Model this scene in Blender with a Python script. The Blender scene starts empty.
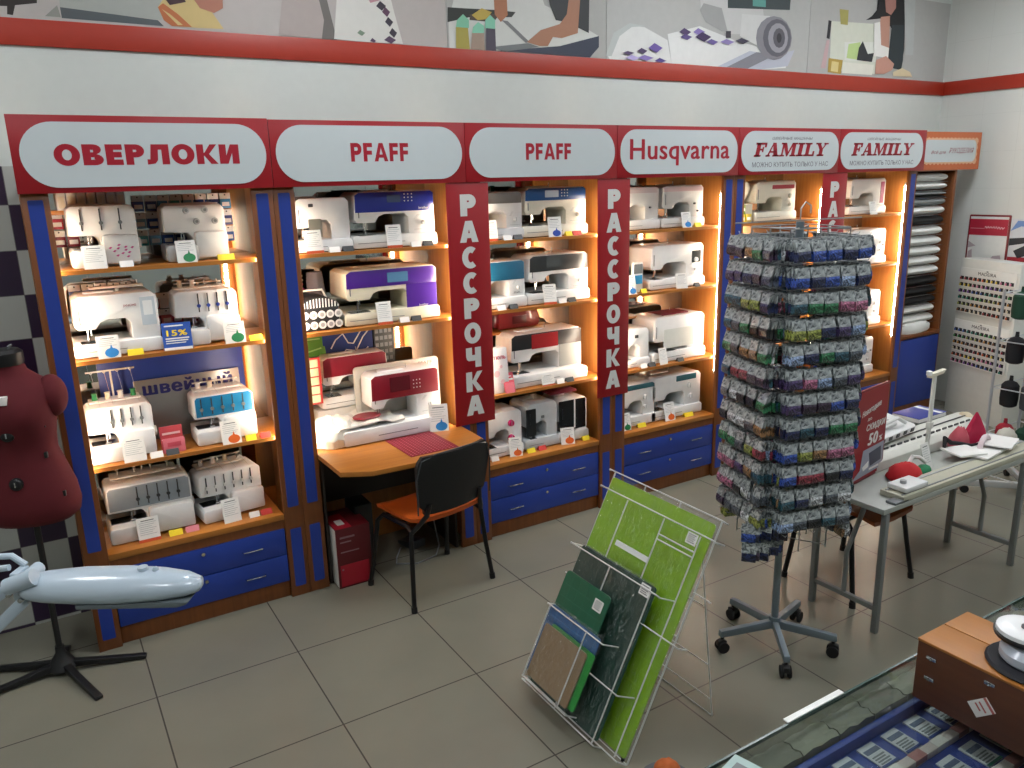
import bpy, bmesh, math, random
from mathutils import Vector, Matrix
random.seed(7)
PI = math.pi
SC = bpy.context.scene
COL = SC.collection

# ------------------------------------------------------------------ colours and materials
def lin(h):
    v = [int(h[i:i+2], 16) / 255 for i in (0, 2, 4)]
    return tuple(c/12.92 if c <= .04045 else ((c+.055)/1.055)**2.4 for c in v) + (1,)

_M = {}
def mat(h, rough=.5, metal=0, noise=.04, coat=0):
    key = (h, rough, metal, noise, coat)
    if key in _M: return _M[key]
    m = bpy.data.materials.new('surface_' + h); m.use_nodes = True
    nt = m.node_tree; b = nt.nodes['Principled BSDF']
    b.inputs['Roughness'].default_value = rough; b.inputs['Metallic'].default_value = metal
    b.inputs['Coat Weight'].default_value = coat
    c = lin(h)
    if noise:
        tc = nt.nodes.new('ShaderNodeTexCoord'); n = nt.nodes.new('ShaderNodeTexNoise'); n.inputs['Scale'].default_value = 22
        r = nt.nodes.new('ShaderNodeValToRGB')
        r.color_ramp.elements[0].color = tuple(x*(1-noise*2) for x in c[:3]) + (1,)
        r.color_ramp.elements[1].color = tuple(min(1, x*(1+noise)) for x in c[:3]) + (1,)
        nt.links.new(tc.outputs['Object'], n.inputs['Vector']); nt.links.new(n.outputs['Fac'], r.inputs['Fac'])
        nt.links.new(r.outputs['Color'], b.inputs['Base Color'])
    else:
        b.inputs['Base Color'].default_value = c
    _M[key] = m
    return m

def emit(name, h, s):
    m = bpy.data.materials.new(name); m.use_nodes = True; nt = m.node_tree
    b = nt.nodes['Principled BSDF']; b.inputs['Base Color'].default_value = lin(h)
    b.inputs['Emission Color'].default_value = lin(h); b.inputs['Emission Strength'].default_value = s
    return m

def wood_mat(name, h1, h2, axis='Z', rough=.38):
    m = bpy.data.materials.new(name); m.use_nodes = True; nt = m.node_tree; b = nt.nodes['Principled BSDF']
    tc = nt.nodes.new('ShaderNodeTexCoord'); mp = nt.nodes.new('ShaderNodeMapping')
    sc = {'Z': (38, 38, 2.2), 'X': (2.2, 38, 38), 'Y': (38, 2.2, 38)}[axis]
    mp.inputs['Scale'].default_value = sc
    n = nt.nodes.new('ShaderNodeTexNoise'); n.inputs['Scale'].default_value = 1.4; n.inputs['Detail'].default_value = 5
    r = nt.nodes.new('ShaderNodeValToRGB'); r.color_ramp.elements[0].position = .3; r.color_ramp.elements[1].position = .7
    r.color_ramp.elements[0].color = lin(h1); r.color_ramp.elements[1].color = lin(h2)
    nt.links.new(tc.outputs['Object'], mp.inputs['Vector']); nt.links.new(mp.outputs['Vector'], n.inputs['Vector'])
    nt.links.new(n.outputs['Fac'], r.inputs['Fac']); nt.links.new(r.outputs['Color'], b.inputs['Base Color'])
    b.inputs['Roughness'].default_value = rough
    return m

def clear_mat(name, tint, fac, rough=.08):
    """thin clear plastic or glass: mostly see-through, with a glossy skin"""
    m = bpy.data.materials.new(name); m.use_nodes = True; nt = m.node_tree
    nt.nodes.remove(nt.nodes['Principled BSDF']); out = nt.nodes['Material Output']
    t = nt.nodes.new('ShaderNodeBsdfTransparent'); t.inputs['Color'].default_value = lin(tint)
    g = nt.nodes.new('ShaderNodeBsdfGlossy'); g.inputs['Roughness'].default_value = rough
    fc = nt.nodes.new('ShaderNodeLayerWeight'); fc.inputs['Blend'].default_value = .5
    lw = nt.nodes.new('ShaderNodeMath'); lw.operation = 'POWER'; lw.inputs[1].default_value = 4; nt.links.new(fc.outputs['Facing'], lw.inputs[0])
    ad = nt.nodes.new('ShaderNodeMath'); ad.operation = 'ADD'; ad.inputs[1].default_value = fac
    mx = nt.nodes.new('ShaderNodeMixShader')
    nt.links.new(lw.outputs[0], ad.inputs[0]); nt.links.new(ad.outputs[0], mx.inputs['Fac'])
    nt.links.new(t.outputs[0], mx.inputs[1]); nt.links.new(g.outputs[0], mx.inputs[2]); nt.links.new(mx.outputs[0], out.inputs['Surface'])
    return m

def crinkle(name, h1, h2, scale, rough=.25, p0=.38, p1=.62):
    m = bpy.data.materials.new(name); m.use_nodes = True; nt = m.node_tree; b = nt.nodes['Principled BSDF']; L = nt.links.new
    tc = nt.nodes.new('ShaderNodeTexCoord'); n = nt.nodes.new('ShaderNodeTexNoise'); n.inputs['Scale'].default_value = scale; n.inputs['Detail'].default_value = 3; n.inputs['Distortion'].default_value = 1.2
    r = nt.nodes.new('ShaderNodeValToRGB'); r.color_ramp.elements[0].position = p0; r.color_ramp.elements[1].position = p1
    r.color_ramp.elements[0].color = lin(h1); r.color_ramp.elements[1].color = lin(h2)
    bp = nt.nodes.new('ShaderNodeBump'); bp.inputs['Strength'].default_value = .7; bp.inputs['Distance'].default_value = .01
    L(tc.outputs['Object'], n.inputs['Vector']); L(n.outputs['Fac'], r.inputs['Fac']); L(r.outputs['Color'], b.inputs['Base Color']); L(n.outputs['Fac'], bp.inputs['Height']); L(bp.outputs[0], b.inputs['Normal'])
    b.inputs['Roughness'].default_value = rough; b.inputs['Coat Weight'].default_value = .5
    return m

def tile_mat(name, size, off, grout, gw, base, base2, rough, plane='XY', checker=None, spec=.5):
    """square tiles in object space with thin grout; optional two-colour checker"""
    m = bpy.data.materials.new(name); m.use_nodes = True; nt = m.node_tree; b = nt.nodes['Principled BSDF']
    L = nt.links.new
    tc = nt.nodes.new('ShaderNodeTexCoord'); sp = nt.nodes.new('ShaderNodeSeparateXYZ'); L(tc.outputs['Object'], sp.inputs[0])
    def mth(op, a, bb=None):
        n = nt.nodes.new('ShaderNodeMath'); n.operation = op
        for k, v in enumerate((a, bb)):
            if v is None: continue
            if isinstance(v, (int, float)): n.inputs[k].default_value = v
            else: L(v, n.inputs[k])
        return n.outputs[0]
    us = [mth('DIVIDE', mth('SUBTRACT', sp.outputs[ax], o), size) for ax, o in zip(plane, off)]
    edges = []
    for u in us:
        f = mth('FRACT', u); edges.append(mth('MINIMUM', f, mth('SUBTRACT', 1.0, f)))
    e = mth('MINIMUM', edges[0], edges[1]); line = mth('LESS_THAN', e, gw / size / 2)
    nz = nt.nodes.new('ShaderNodeTexNoise'); nz.inputs['Scale'].default_value = 1.7; nz.inputs['Detail'].default_value = 6
    L(tc.outputs['Object'], nz.inputs['Vector'])
    r = nt.nodes.new('ShaderNodeValToRGB'); r.color_ramp.elements[0].position = .35; r.color_ramp.elements[1].position = .65
    r.color_ramp.elements[0].color = lin(base); r.color_ramp.elements[1].color = lin(base2); L(nz.outputs['Fac'], r.inputs['Fac'])
    colr = r.outputs['Color']
    if checker:
        par = mth('MODULO', mth('ADD', mth('FLOOR', us[0]), mth('ADD', mth('FLOOR', us[1]), 200)), 2)
        par = mth('GREATER_THAN', par, .5)
        mc = nt.nodes.new('ShaderNodeMix'); mc.data_type = 'RGBA'; L(par, mc.inputs[0]); L(colr, mc.inputs[6]); mc.inputs[7].default_value = lin(checker)
        colr = mc.outputs[2]
    mg = nt.nodes.new('ShaderNodeMix'); mg.data_type = 'RGBA'; L(line, mg.inputs[0]); L(colr, mg.inputs[6]); mg.inputs[7].default_value = lin(grout)
    L(mg.outputs[2], b.inputs['Base Color']); b.inputs['Roughness'].default_value = rough
    b.inputs['Specular IOR Level'].default_value = spec
    return m

# ------------------------------------------------------------------ mesh builder
I4 = Matrix.Identity(4)
class MB:
    def __init__(s): s.bm = bmesh.new(); s.mats = []
    def mi(s, m):
        if m not in s.mats: s.mats.append(m)
        return s.mats.index(m)
    def _fin(s, nf, m, bev, T, seg=2):
        i = s.mi(m)
        for f in nf: f.material_index = i
        if bev:
            es = list({e for f in nf for e in f.edges})
            r = bmesh.ops.bevel(s.bm, geom=es, offset=bev, segments=seg, affect='EDGES', profile=.5, clamp_overlap=True)
            nf = list({f for v in r['verts'] for f in v.link_faces} | {f for f in nf if f.is_valid})
            for f in nf: f.material_index = i
        if T is not None:
            vs = list({v for f in nf if f.is_valid for v in f.verts})
            bmesh.ops.transform(s.bm, matrix=T, verts=vs)
        return s
    def box(s, x0, x1, y0, y1, z0, z1, m, bev=0, T=None):
        v = [s.bm.verts.new(p) for p in ((x0,y0,z0),(x1,y0,z0),(x1,y1,z0),(x0,y1,z0),(x0,y0,z1),(x1,y0,z1),(x1,y1,z1),(x0,y1,z1))]
        fs = [s.bm.faces.new([v[i] for i in q]) for q in ((0,3,2,1),(4,5,6,7),(0,1,5,4),(1,2,6,5),(2,3,7,6),(3,0,4,7))]
        return s._fin(fs, m, bev, T)
    def prism(s, pts, a, b, m, axis='Y', bev=0, T=None, seg=2):
        f3 = {'Y': lambda p, t: (p[0], t, p[1]), 'X': lambda p, t: (t, p[0], p[1]), 'Z': lambda p, t: (p[0], p[1], t)}[axis]
        v0 = [s.bm.verts.new(f3(p, a)) for p in pts]; v1 = [s.bm.verts.new(f3(p, b)) for p in pts]; n = len(pts)
        fs = [s.bm.faces.new(v0), s.bm.faces.new(v1[::-1])]
        for i in range(n): fs.append(s.bm.faces.new((v0[i], v1[i], v1[(i+1) % n], v0[(i+1) % n])))
        bmesh.ops.recalc_face_normals(s.bm, faces=fs)
        return s._fin(fs, m, bev, T, seg)
    def loft(s, rings, m, cap=True, T=None):
        vr = [[s.bm.verts.new(p) for p in r] for r in rings]; n = len(rings[0]); fs = []
        for a, b in zip(vr, vr[1:]):
            for i in range(n): fs.append(s.bm.faces.new((a[i], a[(i+1) % n], b[(i+1) % n], b[i])))
        if cap:
            fs.append(s.bm.faces.new(vr[0][::-1])); fs.append(s.bm.faces.new(vr[-1]))
        bmesh.ops.recalc_face_normals(s.bm, faces=fs)
        return s._fin(fs, m, 0, T)
    def tube(s, path, r, m, seg=8, T=None, closed=False):
        P = [Vector(p) for p in path]; rings = []; up = None
        for i, p in enumerate(P):
            if closed: d = (P[(i+1) % len(P)] - P[i-1])
            else: d = (P[min(i+1, len(P)-1)] - P[max(i-1, 0)])
            d.normalize()
            if up is None: up = d.orthogonal().normalized()
            up = (up - d*up.dot(d))
            up = up.normalized() if up.length > 1e-6 else d.orthogonal().normalized()
            q = d.cross(up); rr = r[i] if isinstance(r, (list, tuple)) else r
            rings.append([tuple(p + (up*math.cos(a) + q*math.sin(a))*rr) for a in [2*PI*k/seg for k in range(seg)]])
        if closed: rings.append(rings[0]); return s.loft(rings, m, False, T)
        return s.loft(rings, m, True, T)
    def cyl(s, p0, p1, r, m, seg=16, T=None, r2=None): return s.tube([p0, p1], [r, r if r2 is None else r2], m, seg, T)
    def lathe(s, prof, c, m, seg=24, T=None):
        return s.loft([[(c[0]+max(r, 1e-4)*math.cos(2*PI*k/seg), c[1]+max(r, 1e-4)*math.sin(2*PI*k/seg), c[2]+z) for k in range(seg)] for r, z in prof], m, True, T)
    def ell(s, c, r, m, seg=14, n=8, T=None):
        R = []
        for i in range(n+1):
            a = -PI/2 + PI*i/n; cr = max(math.cos(a), .02)
            R.append([(c[0]+r[0]*cr*math.cos(2*PI*k/seg), c[1]+r[1]*cr*math.sin(2*PI*k/seg), c[2]+r[2]*math.sin(a)) for k in range(seg)])
        return s.loft(R, m, True, T)
    def flat(s, polys, m, T, th=.0012):
        """flat printed shapes: 2D polygons (x, y) laid on the plane of T, facing its +z"""
        for p in polys:
            if sum(p[i][0]*p[(i+1) % len(p)][1] - p[(i+1) % len(p)][0]*p[i][1] for i in range(len(p))) < 0: p = p[::-1]
            s.prism([tuple(q) for q in p], 0, th, m, 'Z', 0, T)
        return s
    def text(s, txt, cx, cy, w, h, m, T, bold=.0, shear=0, th=.0015):
        vs, fs = text_geo(txt, bold, shear)
        x0 = min(v[0] for v in vs); x1 = max(v[0] for v in vs); y0 = min(v[1] for v in vs); y1 = max(v[1] for v in vs)
        sx = w/(x1-x0); sy = (h/(y1-y0)) if h else sx
        i = s.mi(m); bs = bold*sy
        for kk, (ox, oy) in enumerate([(0, 0)] if not bold else [(-bs, 0), (bs, 0), (0, bs*.5), (0, -bs*.5), (-bs, bs*.5), (bs, -bs*.5)]):
            nv = [s.bm.verts.new(T @ Vector(((v[0]-(x0+x1)/2)*sx+cx+ox, (v[1]-(y0+y1)/2)*sy+cy+oy, .0003+kk*.00012))) for v in vs]
            for f in fs:
                try: s.bm.faces.new([nv[k] for k in f]).material_index = i
                except ValueError: pass
        return s
    def build(s, name, parent=None, loc=None, rotz=0, smooth=35):
        me = bpy.data.meshes.new(name); s.bm.normal_update(); s.bm.to_mesh(me); s.bm.free()
        for m in s.mats: me.materials.append(m)
        me.shade_smooth(); me.set_sharp_from_angle(angle=math.radians(smooth))
        o = bpy.data.objects.new(name, me); COL.objects.link(o)
        if parent: o.parent = parent
        if loc: o.location = loc
        o.rotation_euler.z = rotz
        return o

_TG = {}
def text_geo(txt, bold, shear):
    k = (txt, bold, shear)
    if k in _TG: return _TG[k]
    cu = bpy.data.curves.new('lettering', 'FONT'); cu.body = txt; cu.size = 1; cu.shear = shear; cu.extrude = 0
    cu.resolution_u = 3; cu.space_character = 1 + bold*2.2
    o = bpy.data.objects.new('lettering', cu); COL.objects.link(o)
    dg = bpy.context.evaluated_depsgraph_get(); me = bpy.data.meshes.new_from_object(o.evaluated_get(dg))
    _TG[k] = ([tuple(v.co) for v in me.vertices], [tuple(p.vertices) for p in me.polygons])
    bpy.data.objects.remove(o); bpy.data.meshes.remove(me); bpy.data.curves.remove(cu)
    return _TG[k]

def FR(x, y, z): return Matrix(((1,0,0,x),(0,0,-1,y),(0,1,0,z),(0,0,0,1)))        # plane facing -Y: (u, v) -> (X, Z)
def FX(x, y, z): return Matrix(((0,0,-1,x),(-1,0,0,y),(0,1,0,z),(0,0,0,1)))       # plane facing -X: u runs to -Y
def TR(x=0, y=0, z=0, rx=0, ry=0, rz=0):
    return Matrix.Translation((x, y, z)) @ Matrix.Rotation(rz, 4, 'Z') @ Matrix.Rotation(ry, 4, 'Y') @ Matrix.Rotation(rx, 4, 'X')
def circ(x, y, r, n=16, ry=None): return [(x+r*math.cos(2*PI*k/n), y+(ry or r)*math.sin(2*PI*k/n)) for k in range(n)]
def rect(x0, x1, y0, y1): return [(x0,y0),(x1,y0),(x1,y1),(x0,y1)]
def rrect(x0, x1, y0, y1, r, n=8):
    o = []
    for cx, cy, a0 in ((x1-r,y0+r,-PI/2),(x1-r,y1-r,0),(x0+r,y1-r,PI/2),(x0+r,y0+r,PI)):
        for k in range(n+1): a = a0+PI/2*k/n; o.append((cx+r*math.cos(a), cy+r*math.sin(a)))
    return o

def tag(o, label, cat, group=None, kind=None):
    o['label'] = label; o['category'] = cat
    if group: o['group'] = group
    if kind: o['kind'] = kind
    return o
def thing(name, label, cat, loc=(0,0,0), rz=0, group=None):
    o = bpy.data.objects.new(name, None); o.empty_display_size = .05; COL.objects.link(o); o.location = loc; o.rotation_euler.z = rz
    return tag(o, label, cat, group)
def dup(o, loc, rz=0, label=None):
    c = o.copy(); COL.objects.link(c); c.location = loc; c.rotation_euler.z = rz
    if label: c['label'] = label
    for ch in list(o.children):
        k = ch.copy(); COL.objects.link(k); k.parent = c
    return c
def struct(o, label=None):
    o['kind'] = 'structure'
    if label: o['label'] = label
    return o

# heavy block letters drawn as polygons
def arcb(cx, cy, rx, ry, tx, ty, a0, a1, n=14):
    A = [math.radians(a0+(a1-a0)*k/n) for k in range(n+1)]
    return [(cx+rx*math.cos(a), cy+ry*math.sin(a)) for a in A] + [(cx+(rx-tx)*math.cos(a), cy+(ry-ty)*math.sin(a)) for a in A[::-1]]
def glyph(ch, s):
    st = rect(0, s, 0, 1); t = s*.86
    if ch in 'ОO': return .98, [arcb(.49,.5,.49,.52,s,t,0,180), arcb(.49,.5,.49,.52,s,t,180,360)]
    if ch in 'СC': return .86, [arcb(.47,.5,.47,.52,s,t,52,308,20)]
    if ch in 'РP': return .76, [st, rect(s,.42,1-t,1), rect(s,.42,.36,.36+t), arcb(.42,.68,.34,.32,s,t,-90,90)]
    if ch == 'В': return .80, [st, rect(s,.42,1-t,1), rect(s,.44,.5-t*.45,.5+t*.45), rect(s,.44,0,t), arcb(.42,.755,.31,.245,s,t*.9,-90,90), arcb(.44,.27,.35,.27,s,t,-90,90)]
    if ch == 'Е': return .68, [st, rect(s,.66,0,t), rect(s,.62,.5-t/2,.5+t/2), rect(s,.66,1-t,1)]
    if ch == 'F': return .64, [st, rect(s,.60,.5-t*.6,.5+t*.4), rect(s,.63,1-t,1)]
    if ch in 'АA': return .98, [[(0,0),(s*1.02,0),(.49+s*.3,1),(.49-s*.55,1)], [(.98,0),(.98-s*1.02,0),(.49-s*.3,1),(.49+s*.55,1)], rect(.24,.74,.2,.2+t*.8)]
    if ch == 'К': return .90, [st, [(s*.8,.42),(.60,1),(.90,1),(.48,.42)], [(s*.8,.55),(.46,.62),(.92,0),(.60,0)]]
    if ch == 'И': return .88, [st, rect(.88-s,.88,0,1), [(s*.5,0),(s*1.2,0),(.88-s*.5,1),(.88-s*1.2,1)]]
    if ch == 'Л': return .92, [rect(.92-s,.92,0,1), rect(.26,.92,1-t,1), [(.20,1),(.20+s*.95,1),(.14+s*.95,.22),(.10+s*.7,.05),(.0,0),(0,t),(.12,.26)]]
    if ch == 'Ч': return .82, [rect(.82-s,.82,0,1), rect(0,s,.56,1), rect(.12,.82-s*.5,.34,.34+t), [(0,.56),(s,.56),(s*1.1,.34+t*.9),(.14,.34),(.04,.42)]]
def block_text(b, txt, cx, cy, w, h, m, T, s=.27, gap=.10):
    gl = [glyph(c, s) for c in txt]; tot = sum(g[0] for g in gl)+gap*(len(gl)-1); sx = w/tot; x = 0; i = b.mi(m)
    for gw, ps in gl:
        for k, p in enumerate(ps):
            q = [((px+x)*sx-w/2+cx, (py-.5)*h+cy) for px, py in p]
            if sum(q[j][0]*q[(j+1) % len(q)][1]-q[(j+1) % len(q)][0]*q[j][1] for j in range(len(q))) < 0: q = q[::-1]
            b.bm.faces.new([b.bm.verts.new(T @ Vector((px, py, .0003+.0001*k))) for px, py in q]).material_index = i
        x += gw+gap
    return b

# ------------------------------------------------------------------ palette
WHITE = mat('e6e8e8', .35, coat=.2); WHITE2 = mat('dadcda', .45); CREAM = mat('dcd8c4', .5); PAPER = mat('e6e6e2', .7, 0, .02)
GREYL = mat('a9adae', .4); GREYM = mat('6f7476', .4); GREYD = mat('3a3d40', .4); BLACK = mat('101113', .45); RUBBER = mat('0c0c0d', .8)
RED = mat('a81420', .42, 0, .03); REDSIGN = mat('940e1a', .38, 0, .02); BLUE = mat('213c94', .4, 0, .04); CHROME = mat('c9ccd0', .18, 1, 0)
ORANGE = mat('d9621e', .5); YEL = mat('e8cc1c', .5); INK = mat('54585c', .7, 0, 0); PINK = mat('cf6b78', .6)
GREEN = mat('1f7f4c', .5); SKY = mat('2a82c8', .5); TEAL = mat('1d5f80', .35, coat=.4)
WOODV = wood_mat('cherry_wood_upright', '6e3d1a', '7e4820', 'Z'); WOODH = wood_mat('cherry_wood_shelf', 'a06428', 'b0722e', 'X')
WOODI = wood_mat('cherry_wood_inside', 'a0642c', 'b07434', 'Z', .5)
OVAL = mat('c3ccce', .3, 0, .01)
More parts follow.
